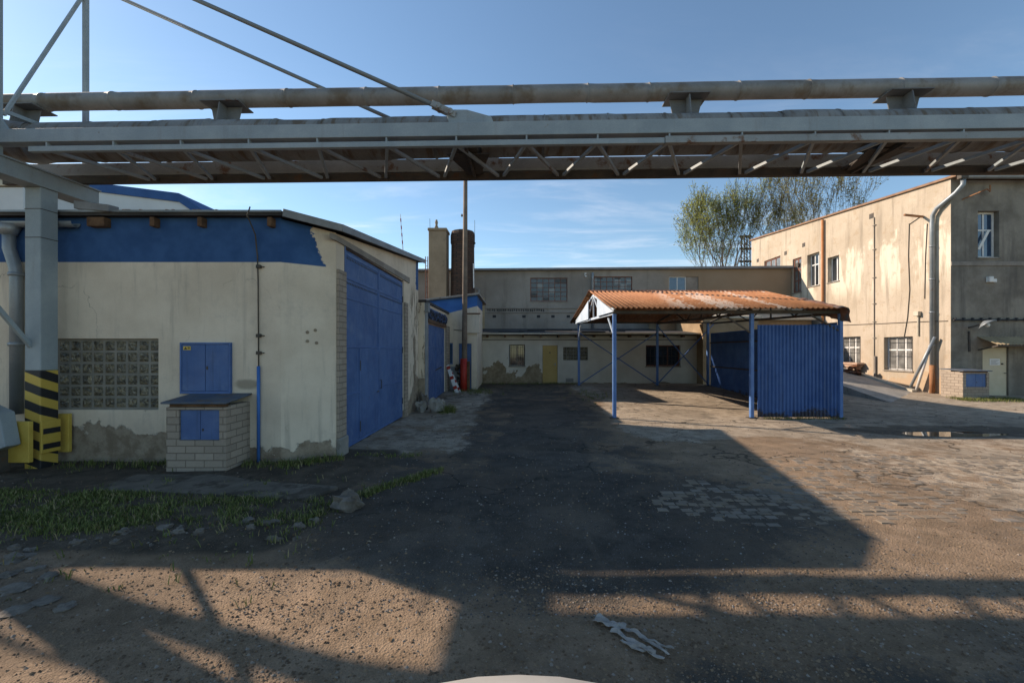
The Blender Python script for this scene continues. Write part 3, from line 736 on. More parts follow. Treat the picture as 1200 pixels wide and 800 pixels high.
# cable in blue conduit on the front
cx = -4.53
mb = MB(); mb.tube([(cx+.02, 7.16, 4.40), (cx-.01, 7.13, 4.25), (cx-.04, 7.40, 4.0), (cx-.02, FY-.03, 3.6), (cx-.01, FY-.03, 3.2), (cx, FY-.03, 1.7)], .011, 8)
cab = mb.build('cable', M['darksteel'], ws, 0, True)
mb = MB()
for z in (3.45, 2.25, 1.95): MB().box(cx-.035, cx+.035, FY-.06, FY+.01, z-.03, z+.03).bar((cx, FY-.03, z), (cx+.09, FY-.01, z), .02, .015).build('cable_clamp', M['darksteel'], cab, .004)
MB().tube([(cx, FY-.035, 1.72), (cx, FY-.035, -.02)], .027, 10).build('conduit', M['bluetrim'], ws, 0, True)
# brick pilasters and lintel of the gate
for a, b, h in ((7.995, GY0, 3.52), (GY1, 13.02, 3.42)):
    p = box('brick_pilaster', M['white_brick'], ws, SX-.01, SX+.05, a+.006, b-.003, -.1, h, .006)
box('pilaster_foot', M['concrete'], ws, SX-.01, SX+.085, 7.99, GY0+.02, -.1, .34, .02)
mb = MB(); mb.hexa([(SX-.02, 7.75, 4.03), (SX+.035, 7.90, 4.03), (SX+.035, 13.25, 4.07), (SX-.02, 13.25, 4.07)], [(SX-.02, 7.75, 4.135), (SX+.035, 7.90, 4.135), (SX+.035, 13.25, 4.24), (SX-.02, 13.25, 4.24)])
mb.build('lintel', M['lintel'], ws, .005)
# big blue gate
gx = SX-.045
mid = (GY0+GY1)/2
for k, (a, b) in enumerate(((GY0+.03, mid-.008), (mid+.008, GY1-.03))):
    lf = box('gate_leaf', M['blue'], ws, gx-.05, gx, a, b, .02, GZ-.03, .005)
    mb = MB()
    for z, h in ((.05, .05), (1.09, .03), (2.06, .035), (3.05, .03), (3.46, .06), (3.93, .06)): mb.box(gx-.002, gx+.012, a+.004, b-.004, z-h/2, z+h/2)
    for y in (a+.02, b-.02): mb.box(gx-.003, gx+.016, y-.018, y+.018, .03, GZ-.04)
    mb.build('gate_rail', M['blue2'], lf, .003)
    for z in (3.86, 3.36): box('vent_strip', M['slots'], lf, gx-.004, gx+.0045, a+.05, b-.05, z-.025, z+.015, .001)
    if k == 0:
        d0, d1 = 9.24, mid-.05
        md = box('wicket_door', M['blue'], lf, gx-.02, gx+.020, d0, d1, .10, 2.03, .004)
        for z in (.35, 1.66): box('hinge', M['darksteel'], md, gx+.018, gx+.03, d0+.01, d0+.04, z-.11, z+.11, .002)
        MB().tube([(gx+.02, d1-.06, 1.0), (gx+.055, d1-.06, 1.0), (gx+.055, d1-.16, .99)], .011, 8).build('handle', M['darksteel'], md)
    else:
        MB().tube([(gx+.01, a+.10, 1.05), (gx+.05, a+.10, 1.05), (gx+.05, a+.10, 1.25), (gx+.01, a+.10, 1.25)], .01, 8).build('handle', M['darksteel'], lf)
    yy = GY0+.045 if k == 0 else GY1-.045
    for z in (.5, 2.0, 3.5): MB().tube([(gx+.02, yy, z-.09), (gx+.02, yy, z+.09)], .02, 8).build('hinge', M['darksteel'], lf)
box('gate_post', M['blue2'], ws, gx-.03, SX+.02, GY0+.002, GY0+.028, 3.5, GZ-.002, .003)

# ------------------------------------------------------------------ annex behind the workshop
an = thing('annex', 'small annex with blue plank gate and blue band under its sloping roof', 'building', (-5, 19, 0))
AX = -3.22
mb = MB(); wall(mb, (AX, 14.53, 0), uy, nE, 19.38-14.53, lambda a: 3.62, [(.50, 4.10, -.02, 2.97)], .3, -.15); mb.build('wall', M['workshop'], an)
az = lambda x: 4.17+(x+4.6)*.115
mb = MB(); wall(mb, (-9, 19.4, 0), ux, nS, 7.1, lambda a: az(a-9), [(5.68, 6.00, 1.35, 2.32), (6.27, 6.9, -.02, 2.30)], .3, -.15); mb.build('wall', M['workshop'], an)
mb = MB(); wall(mb, (-1.903, 19.403, 0), uy, nE, 2.9, lambda a: 4.47, [], .25, -.15); mb.build('wall', M['workshop'], an)
MB().prism([(-3.5, 19.394, 3.60), (-1.89, 19.394, 4.0), (-1.89, 19.394, az(-1.89)-.005), (-5.2, 19.394, az(-5.2)-.005), (-5.2, 19.394, 3.65)], (0, .004, 0)).build('painted_band', M['bluetrim'], an)
mb = MB(); mb.hexa([(-9, 19.22, az(-9)), (-1.78, 19.22, az(-1.78)), (-1.78, 23.6, az(-1.78)), (-9, 23.6, az(-9))], [(-9, 19.22, az(-9)+.09), (-1.78, 19.22, az(-1.78)+.09), (-1.78, 23.6, az(-1.78)+.09), (-9, 23.6, az(-9)+.09)])
mb.build('roof', M['concrete'], an, .01)
box('roof', M['tar'], an, -9, AX+.06, 14.55, 19.38, 3.625, 3.72)
g2 = gx2 = AX-.05
for k, (a, b) in enumerate(((15.06, 16.80), (16.82, 18.60))):
    lf = box('gate_leaf', M['blue'], an, g2-.05, g2, a, b, .02+.08*k, 2.94, .004)
    mb = MB()
    for z in (.2, 1.25, 2.1, 2.86): mb.box(g2-.002, g2+.012, a+.004, b-.004, z-.02, z+.02)
    for y in (a+.03, b-.03): mb.box(g2-.003, g2+.015, y-.02, y+.02, .12, 2.9)
    mb.build('gate_rail', M['blue2'], lf, .003)
    if k: MB().bar((g2+.02, 16.7, 1.22), (g2+.02, 17.9, 1.28), .03, .04).build('bolt', M['darksteel'], lf)
mb = MB(); mb.box(AX-.02, AX+.06, 14.98, 18.68, 2.98, 3.10); mb.build('lintel', M['wood'], an, .005)
box('lintel_board', M['blue2'], an, AX-.01, AX+.045, 15.0, 18.66, 3.105, 3.50, .005)
mb = MB(); NA, NB = 50, 6
for a in range(NA+1):
    for b in range(NB+1):
        y = 14.95+3.7*a/NA; z = 3.11+.36*b/NB
        mb.v.append(Vector((AX+.05+max(-.012, .10*nz(y*5, z*7, 1, 4)+.03)*(1 if 0 < b < NB else 0), y, z+.06*nz(y*3, 2, 1, 5)*(b/NB))))
for a in range(NA):
    for b in range(NB): i = a*(NB+1)+b; mb.f.append((i, i+NB+1, i+NB+2, i+1))
mb.build('crumbled_render', worn('crumbled_dark_render', (.02, .035, .075), (.05, .10, .23), 9, .9, (.02, .02, .02), (.45, .5), 12), an)
box('brick_pilaster', M['white_brick'], an, AX-.01, AX+.04, 14.86, 15.02, -.1, 2.97, .005)
box('brick_pilaster', M['white_brick'], an, AX-.01, AX+.10, 18.64, 19.30, -.1, 3.05, .008)
mb = MB(); mb.tube([(-3.22, 14.72, 3.35), (-3.22, 14.72, .12)], .085, 14); mb.box(-3.34, -3.09, 14.58, 14.85, 3.3, 3.62); mb.build('downpipe', M['fascia'], an, .006)
window(an, (-9, 19.4, 0), ux, nS, (5.68, 6.00, 1.35, 2.32), 1, 1, M['blue2'], M['glassblue'], .04, .05)
box('door', M['blue'], an, -9+6.275, -9+6.895, 19.47, 19.52, .0, 2.295, .004)
box('rubbing_plate', M['galv'], an, -3.28, -2.75, 19.375, 19.398, .15, 1.25, .004)
mb = MB(); mb.tube([(-2.95, 19.39, 2.92), (-2.2, 19.37, 2.85), (-1.9, 19.36, 2.9)], .015, 6); mb.build('cable', M['black'], an)
mb = MB(); mb.box(-3.98, -3.86, 19.2, 19.4, 3.78, 3.86); mb.tube([(-3.92, 19.24, 3.80), (-3.82, 19.08, 3.72)], [.06, .13], 12); mb.build('floodlight', M['black'], an, .004)
box('parapet_block', M['workshop'], an, -2.40, -1.78, 19.28, 19.397, 2.76, 3.62, .01)
box('parapet_cap', M['rustjunk'], an, -2.44, -1.74, 19.24, 19.396, 3.625, 3.67, .01)

# red-white whip aerial on the workshop roof
ae = thing('whip_aerial', 'thin red and white whip aerial standing on the workshop roof edge', 'aerial', (-3.75, 13.9, 4.99))
mb = MB(); mb.tube([(-3.75, 13.9, 4.95), (-3.80, 13.9, 5.6), (-3.86, 13.9, 6.42)], [.016, .013, .008], 6); rod = mb.build('rod', M['white'], ae)
mb = MB()
for k in range(4): z = 5.45+k*.24; x = -3.75-.11*(z-4.95)/1.47; mb.tube([(x, 13.9, z), (x-.008, 13.9, z+.11)], .018, 6)
mb.build('coloured_bands', M['red'], rod)

# ------------------------------------------------------------------ chimneys
ch = thing('square_chimney', 'square tan rendered chimney behind the annex, left of the dark brick chimney', 'chimney', (-4.6, 25, 0))
xs0, xs1 = (502.2-CX)*24.5/F, (522.8-CX)*24.5/F
box('shaft', M['chimney'], ch, xs0, xs1, 24.5, 25.5, -.1, 8.85, .02)
box('cap', M['chimney'], ch, xs0-.05, xs1+.05, 24.44, 25.56, 8.853, 9.0, .02)
MB().lathe([(.10, 9.0), (.12, 9.15), (.06, 9.3), (.09, 9.45), (.05, 9.62)], ((511.5-CX)*25/F, 25, 0)).build('cowl', M['chimney'], ch, 0, True)
MB().tube([((503.5-CX)*24.6/F, 24.7, 9.0), ((503.3-CX)*24.6/F, 24.7, 9.6)], .012, 6).build('lightning_rod', M['darksteel'], ch)
lad = MB()
for x in ((498.5-CX)*24.4/F, (501.0-CX)*24.4/F): lad.tube([(x, 24.45, 4.5), (x, 24.45, 7.35)], .025, 6)
for k in range(9): lad.tube([((498.5-CX)*24.4/F, 24.45, 4.7+k*.3), ((501.0-CX)*24.4/F, 24.45, 4.7+k*.3)], .015, 6)
lad.build('ladder', M['brownframe'], ch)
bc = thing('brick_chimney', 'round sooty brick chimney standing just behind the dark utility pole', 'chimney', (-3.2, 25.2, 0))
cc = ((542.3-CX)*25.2/F, 25.2, 0)
MB().lathe([(.74, -.1), (.72, 4), (.68, 8.2), (.72, 8.3), (.72, 8.75), (.66, 8.95), (.5, 9.0), (.48, 8.7)], cc, n=14).build('shaft', M['dark_brick'], bc)
MB().tube([(cc[0]+.70, 24.75, 5.6), (cc[0]+.68, 24.72, 7.0)], .035, 8).build('vent_pipe', M['white'], bc)
mb = MB(); mb.tube([(cc[0]+.72, 25, 8.0), (cc[0]+.73, 25, 9.6)], .012, 6); mb.lathe([(.03, 8.2), (.06, 8.25), (.03, 8.3)], (cc[0]+.73, 25, 0), n=8); mb.build('lightning_rod', M['darksteel'], bc)

# ------------------------------------------------------------------ tall grey building at the back
tb = thing('factory_hall', 'long grey rendered hall across the back with a flat roof and small paned windows', 'building', (2, 32, 0))
TY = 27.7; TX0 = -14.0
def tq(a, b, c, d):
    k = TY/F; return ((a-CX)*k-TX0, (b-CX)*k-TX0, 2+(CY-d)*k, 2+(CY-c)*k)
tops = lambda a: 7.02+.008*a
ops = [tq(621.5, 665, 325.5, 353), tq(696, 741, 324, 352), tq(784, 818.5, 324, 346), tq(460, 478, 324.5, 336)]
mb = MB(); wall(mb, (TX0, TY, .1), ux, nS, 17.69-TX0, lambda a: tops(a)-.1, [(a, b, c-.1, d-.1) for a, b, c, d in ops], .35, -.1); mb.build('wall', M['tall'], tb)
for k, q in enumerate(ops):
    if k == 2:
        window(tb, (TX0, TY, 0), ux, nS, (q[0], q[0]+1.12, q[2], q[3]), 2, 1, M['white'], M['glassblue'], .08, .05, .05, sill=M['concrete'])
        box('blocked_panel', M['lintel'], tb, TX0+q[0]+1.13, TX0+q[1], TY+.06, TY+.14, q[2], q[3], .005)
    else:
        f = window(tb, (TX0, TY, 0), ux, nS, q, 6 if k < 2 else 3, 5 if k < 2 else 2, M['brownframe'], M['glassdusty'], .06, .05, .03, sill=M['concrete'])
mb = MB(); mb.hexa([(TX0, TY-.28, 7.03), (17.68, TY-.28, 7.28), (17.68, 40, 7.28), (TX0, 40, 7.03)], [(TX0, TY-.28, 7.15), (17.68, TY-.28, 7.42), (17.68, 40, 7.6), (TX0, 40, 7.35)])
rf = mb.build('roof', M['fascia'], tb, .01)
mb = MB(); mb.box(TX0, TX0+.3, TY+.36, 40, 0, 7.0).box(TX0, 17.6, 39.6, 39.95, 0, 7.0); mb.build('wall', M['tall'], tb)
mb = MB(); px = lambda x: (x-CX)*TY/F; pz = lambda y: 2+(CY-y)*TY/F
for y in (361.2, 366.2): mb.box(px(570), px(683), TY-.05, TY+.01, pz(y)-.03, pz(y)+.03)
mb.build('string_course', M['lintel'], tb, .005)
mb = MB()
for k in range(26): x = px(571+k*2.6+random.random()); mb.box(x, x+.05, TY-.045, TY+.01, pz(363.5)-.06*random.random()-.03, pz(363)+.05)
for x in (579.3, 614, 631, 648, 666, 678): mb.box(px(x)-.11, px(x)+.11, TY-.008, TY+.01, pz(372.2), pz(369.2))
mb.build('vent_hole', M['black'], tb)
mb = MB(); mb.tube([(px(694), TY-.22, 7.0), (px(694), TY-.13, 6.6), (px(694), TY-.13, 3.2)], .08, 10); mb.build('downpipe', M['galv'], tb, 0, True)
mb = MB(); mb.box(px(684.8), px(687), TY-.12, TY, pz(321.5), pz(320)).box(px(684.8), px(685.5), TY-.12, TY, pz(323), pz(321.5)).box(px(685), px(687.2), TY-.12, TY, pz(324.7), pz(323)); mb.build('white_bracket', M['white'], tb, .005)
mb = MB(); mb.tube([(px(561.5), TY-.1, 3.6), (px(561.5), TY-.1, 5.9), (px(557), TY-.1, 6.0)], .03, 6); mb.build('conduit', M['galv'], tb)
MB().box(px(667), px(669.5), TY+.4, TY+.6, 7.15, 7.35).build('roof_vent', M['darksteel'], rf)
box('render_scar', worn('yellowish_bare_render', (.34, .26, .15), (.44, .35, .22), 2), tb, px(556), px(568), TY-.01, TY+.01, 3.2, 5.4, .005)

# ------------------------------------------------------------------ low white building
lb = thing('low_shed_row', 'low white building with ochre door and barred window below the grey hall', 'building', (6, 23, 0))
LY = 22.3; LX0 = -2.9
def lq(a, b, c, d):
    k = LY/F; return ((a-CX)*k-LX0, (b-CX)*k-LX0, 2+(CY-d)*k, 2+(CY-c)*k)
lo = [lq(597, 615, 403.5, 428.5), (1.24-LX0, 2.03-LX0, .10, 2.24), lq(660, 689, 406.5, 422), lq(757, 797, 404.5, 429)]
mb = MB(); wall(mb, (LX0, LY, 0), ux, nS, 12.2-LX0, lambda a: 2.74, lo, .35, -.1); wall(mb, (12.197, LY+.01, 0), uy, nE, 5.3, lambda a: 2.74, [], .3, -.1); mb.build('wall', M['lowwall'], lb)
f = window(lb, (LX0, LY, 0), ux, nS, lo[0], 2, 1, M['lintel'], M['glass'], .14, .05, .05, sill=M['lintel'], bars=7, barm=M['darksteel'])
d = box('door', M['door_y'], lb, 1.25, 2.02, LY+.05, LY+.10, .27, 2.235, .005)
box('door_sill', M['concrete'], lb, 1.20, 2.07, LY-.06, LY+.3, .08, .262, .008)
MB().box(1.9, 1.93, LY-.0, LY+.052, 1.18, 1.32).tube([(1.915, LY+.05, 1.25), (1.915, LY-.01, 1.25), (1.80, LY-.01, 1.25)], .012, 8).build('handle', M['galv'], d)
MB().box(1.60, 1.66, LY+.045, LY+.051, 1.83, 1.90).build('number_plate', M['darksteel'], d)
q = lo[2]; w = MB().box(LX0+q[0]+.003, LX0+q[1]-.003, LY+.10, LY+.2, q[2]+.003, q[3]-.003).build('window', MG, lb)
mb = MB(); nc = 7; bw = (q[1]-q[0])/nc; bh = (q[3]-q[2])/4
for r in range(4):
    for c in range(nc):
        x0, z0 = LX0+q[0]+c*bw, q[2]+r*bh
        mb.hexa([(x0+.012, LY+.08, z0+.012), (x0+bw-.012, LY+.08, z0+.012), (x0+bw-.012, LY+.11, z0+.012), (x0+.012, LY+.11, z0+.012)], [(x0+.012, LY+.08, z0+bh-.012), (x0+bw-.012, LY+.08, z0+bh-.012), (x0+bw-.012, LY+.11, z0+bh-.012), (x0+.012, LY+.11, z0+bh-.012)])
mb.build('glass_block_pane', M['block'], w, .012)
window(lb, (LX0, LY, 0), ux, nS, lo[3], 3, 1, M['brownframe'], M['glass'], .12, .06, .06, sill=M['lintel'], bars=8)
box('vent_grille', M['concrete'], lb, LX0+lq(663, 672, 0, 0)[0], LX0+lq(663, 672, 0, 0)[1], LY-.02, LY+.01, .33, .52, .005)
mb = MB(); mb.hexa([(LX0-.05, 21.85, 2.78), (12.3, 21.85, 2.78), (12.3, 27.66, 3.28), (LX0-.05, 27.66, 3.28)], [(LX0-.05, 21.85, 2.86), (12.3, 21.85, 2.86), (12.3, 27.66, 3.38), (LX0-.05, 27.66, 3.38)])
rf = mb.build('roof', M['tar'], lb, .008)
box('fascia', M['cream'], rf, LX0-.05, 12.3, 21.82, 21.846, 2.80, 2.875, .004)
mb = MB(); y = LY
mb.box(LX0, 12.15, LY-.02, LY-.003, 2.50, 2.56); mb.build('moulding', M['lintel'], lb)
for k in range(16):
    x = LX0+.3+k*.92; box('rafter', M['wood'], lb, x, x+.10, 21.9, 22.29, 2.66, 2.775, .004)
mb = MB()  # strips of torn felt on the roof
for k in range(10):
    x = random.uniform(-2, 6); yy = random.uniform(22.2, 26); z = 2.865+(yy-21.85)*.0895
    mb.box(x, x+random.uniform(.4, 1.6), yy, yy+.25, z, z+random.uniform(.03, .08))
mb.build('torn_felt', M['black'], rf)
upm = worn('brown_upper_wall', (.24, .165, .095), (.32, .23, .14), 1.2)
MB().box(9.30, 12.1, 21.55, 25.2, -.1, 3.60).build('wall', upm, lb)  # block added just behind the carport to keep sun off its side sheet
MB().hexa([(9.0, 21.45, 3.602), (12.25, 21.45, 3.602), (12.25, 25.2, 4.0), (9.0, 25.2, 4.0)], [(9.0, 21.45, 3.71), (12.25, 21.45, 3.71), (12.25, 25.2, 4.11), (9.0, 25.2, 4.11)]).build('roof', M['cream'], lb, .01)
up = MB().box(8.4, 17.35, 25.3, 27.6, -.1, 3.76).build('wall', upm, lb)
MB().hexa([(8.0, 25.0, 3.762), (17.5, 25.0, 3.762), (17.5, 27.66, 4.25), (8.0, 27.66, 4.25)], [(8.0, 25.0, 3.88), (17.5, 25.0, 3.88), (17.5, 27.66, 4.36), (8.0, 27.66, 4.36)]).build('roof', M['cream'], lb, .01)

# ------------------------------------------------------------------ big ochre building on the right
rb = thing('ochre_building', 'tall weathered ochre building with sunlit side wall and grey front', 'building', (22, 25, 0))
RX, RY = 17.72, 17.5
def sq(a, b, c, d):   # bounds on the long wall: a,b are picture columns turned into distances
    y0, y1 = F*RX/(b-CX), F*RX/(a-CX); k = (y0+y1)/2/F
    return (y0-RY, y1-RY, 2+(CY-d)*k, 2+(CY-c)*k)
so = [sq(970, 983.3, 300.5, 330), sq(946, 960.3, 297, 335), (26.75-RY, 27.6-RY, 5.66, 7.85), (28.9-RY, 30.8-RY, 6.9, 8.4), sq(1036.5, 1069.5, 394.5, 434), sq(983.5, 1008.3, 394.5, 426.6)]
rtop = lambda a: 9.02+a*.085
mb = MB(); wall(mb, (RX, RY+.004, 0), uy, nW, 15.0, rtop, so, .4, -.2); mb.build('wall', M['right'], rb)
fo = [((1146-CX)*.035-RX, (1171-CX)*.035-RX, 5.80, 7.70), ((1151.5-CX)*.035-RX, (1182-CX)*.035-RX, -.02, 2.12)]
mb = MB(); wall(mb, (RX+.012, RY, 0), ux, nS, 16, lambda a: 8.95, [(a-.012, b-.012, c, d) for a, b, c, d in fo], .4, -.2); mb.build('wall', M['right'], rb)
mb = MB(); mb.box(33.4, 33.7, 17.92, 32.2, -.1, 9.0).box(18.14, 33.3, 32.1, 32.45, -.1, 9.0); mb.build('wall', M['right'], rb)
for k, q in enumerate(so):
    oo = (RX, RY, 0)
    if k in (4, 5):
        window(rb, oo, uy, nW, q, 3, 2, M['white'], M['glasscurtain'], .16, .07, .07, rowf=[.62], sill=M['lintel'], bars=4)
    elif k == 0: window(rb, oo, uy, nW, q, 2, 1, M['white'], M['glass'], .22, .07, .07, sill=M['lintel'])
    elif k == 1: window(rb, oo, uy, nW, q, 3, 2, M['white'], M['glass'], .22, .07, .06, rowf=[.68], sill=M['lintel'])
    else: window(rb, oo, uy, nW, q, 2 if k == 2 else 3, 3 if k == 2 else 1, M['brownframe'], M['glasscurtain'], .08, .09, .08, sill=M['lintel'])
w = window(rb, (RX, RY, 0), ux, nS, fo[0], 2, 2, M['white'], M['glassblue'], .2, .08, .07, rowf=[.62], sill=M['concrete'])
MB().bar((18.98, RY+.12, 6.15), (19.42, RY+.13, 6.95), .10, .03, (0, 1, 0)).build('taped_strip', M['white'], w, .004)
d = box('door', M['door_c'], rb, RX+fo[1][0]+.03, RX+fo[1][1]-.03, RY+.05, RY+.11, .10, 2.10, .006)
box('door_step', M['concrete'], rb, RX+fo[1][0]-.2, RX+fo[1][1]+.4, RY-.45, RY+.3, -.1, .085, .015)
n_ = box('paper_notice', M['paper'], d, 19.36, 19.78, RY+.042, RY+.0485, 1.38, 1.64, .001)
mb = MB()
for k in range(5): mb.box(19.40, 19.74-.06*(k % 3), RY+.0395, RY+.0415, 1.57-k*.04, 1.582-k*.04)
mb.build('print_lines', M['darksteel'], n_)
MB().box(19.83, 19.9, RY+.02, RY+.05, 1.40, 1.46).tube([(20.0, RY+.05, 1.05), (20.0, RY-.0, 1.05), (19.9, RY-.0, 1.05)], .013, 8).build('handle', M['darksteel'], d)
cn_ = MB(); cn_.wave((18.80, RY-.75, 2.22), ux, Vector((0, .75, .33)).normalized(), Vector((0, -.33, .75)).normalized(), 3.6, .82, .14, .018)
cn_ = cn_.build('canopy', worn('tan_canopy_sheet', (.30, .23, .14), (.40, .31, .19), 3), rb)
mb = MB(); mb.bar((18.8, RY-.74, 2.18), (22.4, RY-.74, 2.18), .05, .05); mb.bar((18.85, RY, 2.0), (18.85, RY-.72, 2.17), .05, .05); mb.bar((21, RY, 2.0), (21, RY-.72, 2.17), .05, .05); mb.build('canopy_frame', M['darksteel'], cn_)
# roof edges, gutter, downpipes
mb = MB(); mb.hexa([(RX-.10, RY-.3, 9.0), (34, RY-.3, 8.9), (34, 32.6, 10.2), (RX-.10, 32.6, 10.33)], [(RX-.10, RY-.3, 9.09), (34, RY-.3, 8.99), (34, 32.6, 10.29), (RX-.10, 32.6, 10.42)])
rf = mb.build('roof', worn('brown_roof_edge', (.20, .11, .065), (.28, .17, .11), 3), rb)
mb = MB(); prof = [(math.cos(t)*.09, math.sin(t)*.09) for t in [math.pi+math.pi*k/10 for k in range(11)]]
mb.prism([(RX+.05, RY-.40+a, 8.95+b) for a, b in prof]+[(RX+.05, RY-.40+a*.88, 8.95+b*.88) for a, b in reversed(prof)], (15, 0, 0)); mb.build('gutter', M['galv'], rb)
box('gutter_box', M['darksteel'], rb, RX-.08, RX+.22, RY-.5, RY-.31, 8.85, 9.15, .01)
mb = MB(); mb.tube([(RX+.12, RY-.38, 8.86), (RX+.10, RY-.38, 8.62), (RX-.05, RY-.25, 8.35), (RX-.14, RY+.45, 7.95), (RX-.14, RY+.62, 7.72), (RX-.14, RY+.65, 7.4), (RX-.14, RY+.65, 1.35)], .085, 14)
for z in (2.2, 3.6, 5.0, 6.4): mb.lathe([(.10, -.03), (.105, 0), (.10, .03)], (RX-.14, RY+.65, z), n=14)
dp = mb.build('downpipe', M['galv'], rb, 0, True)
MB().tube([(RX-.14, RY+.65, 1.36), (RX-.14, RY+.65, -.05)], .092, 14).build('downpipe_foot', M['rustpipe'], dp, 0, True)
yo = 24.75; MB().tube([(RX-.10, yo, 9.55), (RX-.10, yo, .3)], .065, 12).build('downpipe', M['orange'], rb, 0, True)
for z, y in ((7.3, 27.05), (7.3, 33), (8.6, 21.3), (8.3, 28.2), (8.5, 31.5), (8.4, 26.4)):
    box('vent_hole', M['darksteel'], rb, RX-.006, RX+.02, y, y+.28, z, z+.25, .002)
# conduits and cables on the long wall
mb = MB(); yc = F*RX/(1025-CX)
mb.tube([(RX-.03, yc, 8.6), (RX-.03, yc, .5)], .02, 6)
for z in (8.2, 7, 5.6, 4.3, 3.4, 2.6): mb.box(RX-.05, RX+.01, yc-.1, yc+.1, z-.02, z+.02)
mb.build('conduit', M['lintel'], rb)
MB().tube([(RX-.05, yc-.1, 1.7), (RX-.05, yc-.1, .3)], .05, 8).build('conduit_foot', M['lintel'], rb)
def wp(pxx, pyy): y = F*RX/(pxx-CX); return (RX-.02, y, 2+(CY-pyy)*y/F)
mb = MB(); mb.tube([wp(1066, 262), wp(1065, 300), wp(1066.5, 340), wp(1064, 372), wp(1060, 395)], .016, 5); mb.tube([wp(1087, 262), wp(1085, 300), wp(1084, 350)], .014, 5); mb.tube([wp(1066, 263), wp(1079, 254)], .014, 5)
mb.tube([wp(986, 381), wp(1036, 379), wp(1075, 377), wp(1111, 376)], .014, 5); mb.build('cable', M['darksteel'], rb)
p = Vector(wp(1082, 254)); mb = MB(); mb.bar(p, p+Vector((-.9, -.1, .05)), .08, .08); mb.build('lamp_bracket', M['rustpipe'], rb, .004)
p = Vector(wp(1077, 367)); mb = MB(); mb.box(p.x-.14, p.x+.01, p.y-.12, p.y+.12, p.z-.12, p.z+.08); mb.tube([(p.x-.02, p.y, p.z), (p.x-.02, p.y, p.z-1.0)], .04, 8); mb.build('junction_box', M['cream'], rb, .01)
# front details
fz = lambda y: 2+(CY-y)*.035; fx = lambda x: (x-CX)*.035
box('string_course', M['lintel'], rb, RX+.003, 33, RY-.035, RY+.01, fz(310)-.05, fz(310)+.12, .01)
mb = MB(); mb.tube([(RX+.05, RY-.06, fz(375)), (33, RY-.06, fz(374))], .035, 6)
for k in range(30): mb.box(RX+.1+k*.36, RX+.15+k*.36, RY-.09, RY+.01, fz(375)-.04, fz(375)+.09)
mb.build('cable', M['black'], rb)
box('junction_box', M['white'], rb, fx(1155), fx(1160), RY-.16, RY, fz(331), fz(324.5), .015)
box('junction_box', M['white'], rb, fx(1160.4), fx(1165.5), RY-.10, RY, fz(331), fz(327), .01)
mb = MB(); c = Vector((fx(1140), RY-.55, fz(381.5)))
mb.bar((fx(1135), RY, fz(384)), (fx(1138), RY-.45, fz(380)), .05, .05)
mb.build('lamp_arm', M['darksteel'], rb)
mb = MB(); mb.lathe([(.05, .18), (.12, .14), (.28, .02), (.30, -.01), (.27, -.01), (.10, .10)], (0, 0, 0), n=20)
q_ = Vector((.25, -.55, -.8)).to_track_quat('-Z', 'Y').to_matrix()
for v in mb.v: v.xyz = c + q_ @ v
lp_ = mb.build('lamp_shade', M['galv'], rb, 0, True)
MB().lathe([(.0, -.09), (.06, -.07), (.08, 0), (.05, .08)], c, n=12).build('bulb', M['white'], lp_, 0, True)
MB().tube([(fx(1135), RY-.02, fz(388)), (fx(1135.5), RY-.02, fz(412))], .04, 6).build('conduit', M['darksteel'], rb)
mb = MB(); mb.bar((fx(1127), RY-.02, fz(234)), (fx(1135), RY-.7, fz(229)), .04, .04); mb.bar((fx(1135), RY-.7, fz(229)), (fx(1157), RY-.1, fz(225)), .04, .04); mb.bar((fx(1154), RY-.2, fz(227)), (fx(1154), RY-.2, fz(219)), .04, .04); mb.build('wall_bracket', M['rustpipe'], rb, .004)

# ------------------------------------------------------------------ brick meter cabinets
def cabinet(label, x0, x1, y0, y1, zt, door, slabf, slabb, over, name='brick_cabinet'):
    t = thing(name, label, 'meter cabinet', ((x0+x1)/2, (y0+y1)/2, 0), 0, 'brick meter cabinets')
    mb = MB(); wall(mb, (x0, y0, 0), ux, nS, x1-x0, lambda a: zt, [(door[0]-x0, door[1]-x0, door[2], door[3])], .12, -.1)
    wall(mb, (x0+.0, y0+.122, 0), uy, nW, y1-y0-.122, lambda a: zt+.02, [], .12, -.1)
    wall(mb, (x1, y0+.122, 0), uy, nE, y1-y0-.122, lambda a: zt+.02, [], .12, -.1)
    mb.build('masonry', M['white_brick'], t)
    m = (door[0]+door[1])/2
    for a, b in ((door[0]+.004, m-.003), (m+.003, door[1]-.004)):
        d = box('door', M['blue'], t, a, b, y0+.03, y0+.06, door[2]+.004, door[3]-.004, .004)
    box('lock', M['darksteel'], d, m+.03, m+.055, y0+.022, y0+.032, (door[2]+door[3])/2-.1, (door[2]+door[3])/2-.06, .002)
    box('wood_beam', M['wood'], t, x0+.04, x1-.04, y0+.01, y0+.11, zt+.003, zt+.05, .004)
    mb = MB(); mb.hexa([(x0-over, y0-.07, slabf), (x1+over, y0-.07, slabf), (x1+over, y1-.004, slabb), (x0-over, y1-.004, slabb)], [(x0-over, y0-.07, slabf+.03), (x1+over, y0-.07, slabf+.03), (x1+over, y1-.004, slabb+.03), (x0-over, y1-.004, slabb+.03)])
    mb.build('lid', worn('faded_blue_lid', (.055, .085, .13), (.11, .125, .14), 3, .7, (.13, .10, .07), (.50, .64), 5), t, .005)
    return t
cabinet('brick meter cabinet with blue doors and sloping lid against the white workshop wall', -5.66, -4.70, 6.85, FY, 1.08, (-5.46, -4.81, .55, 1.04), 1.14, 1.22, .04)
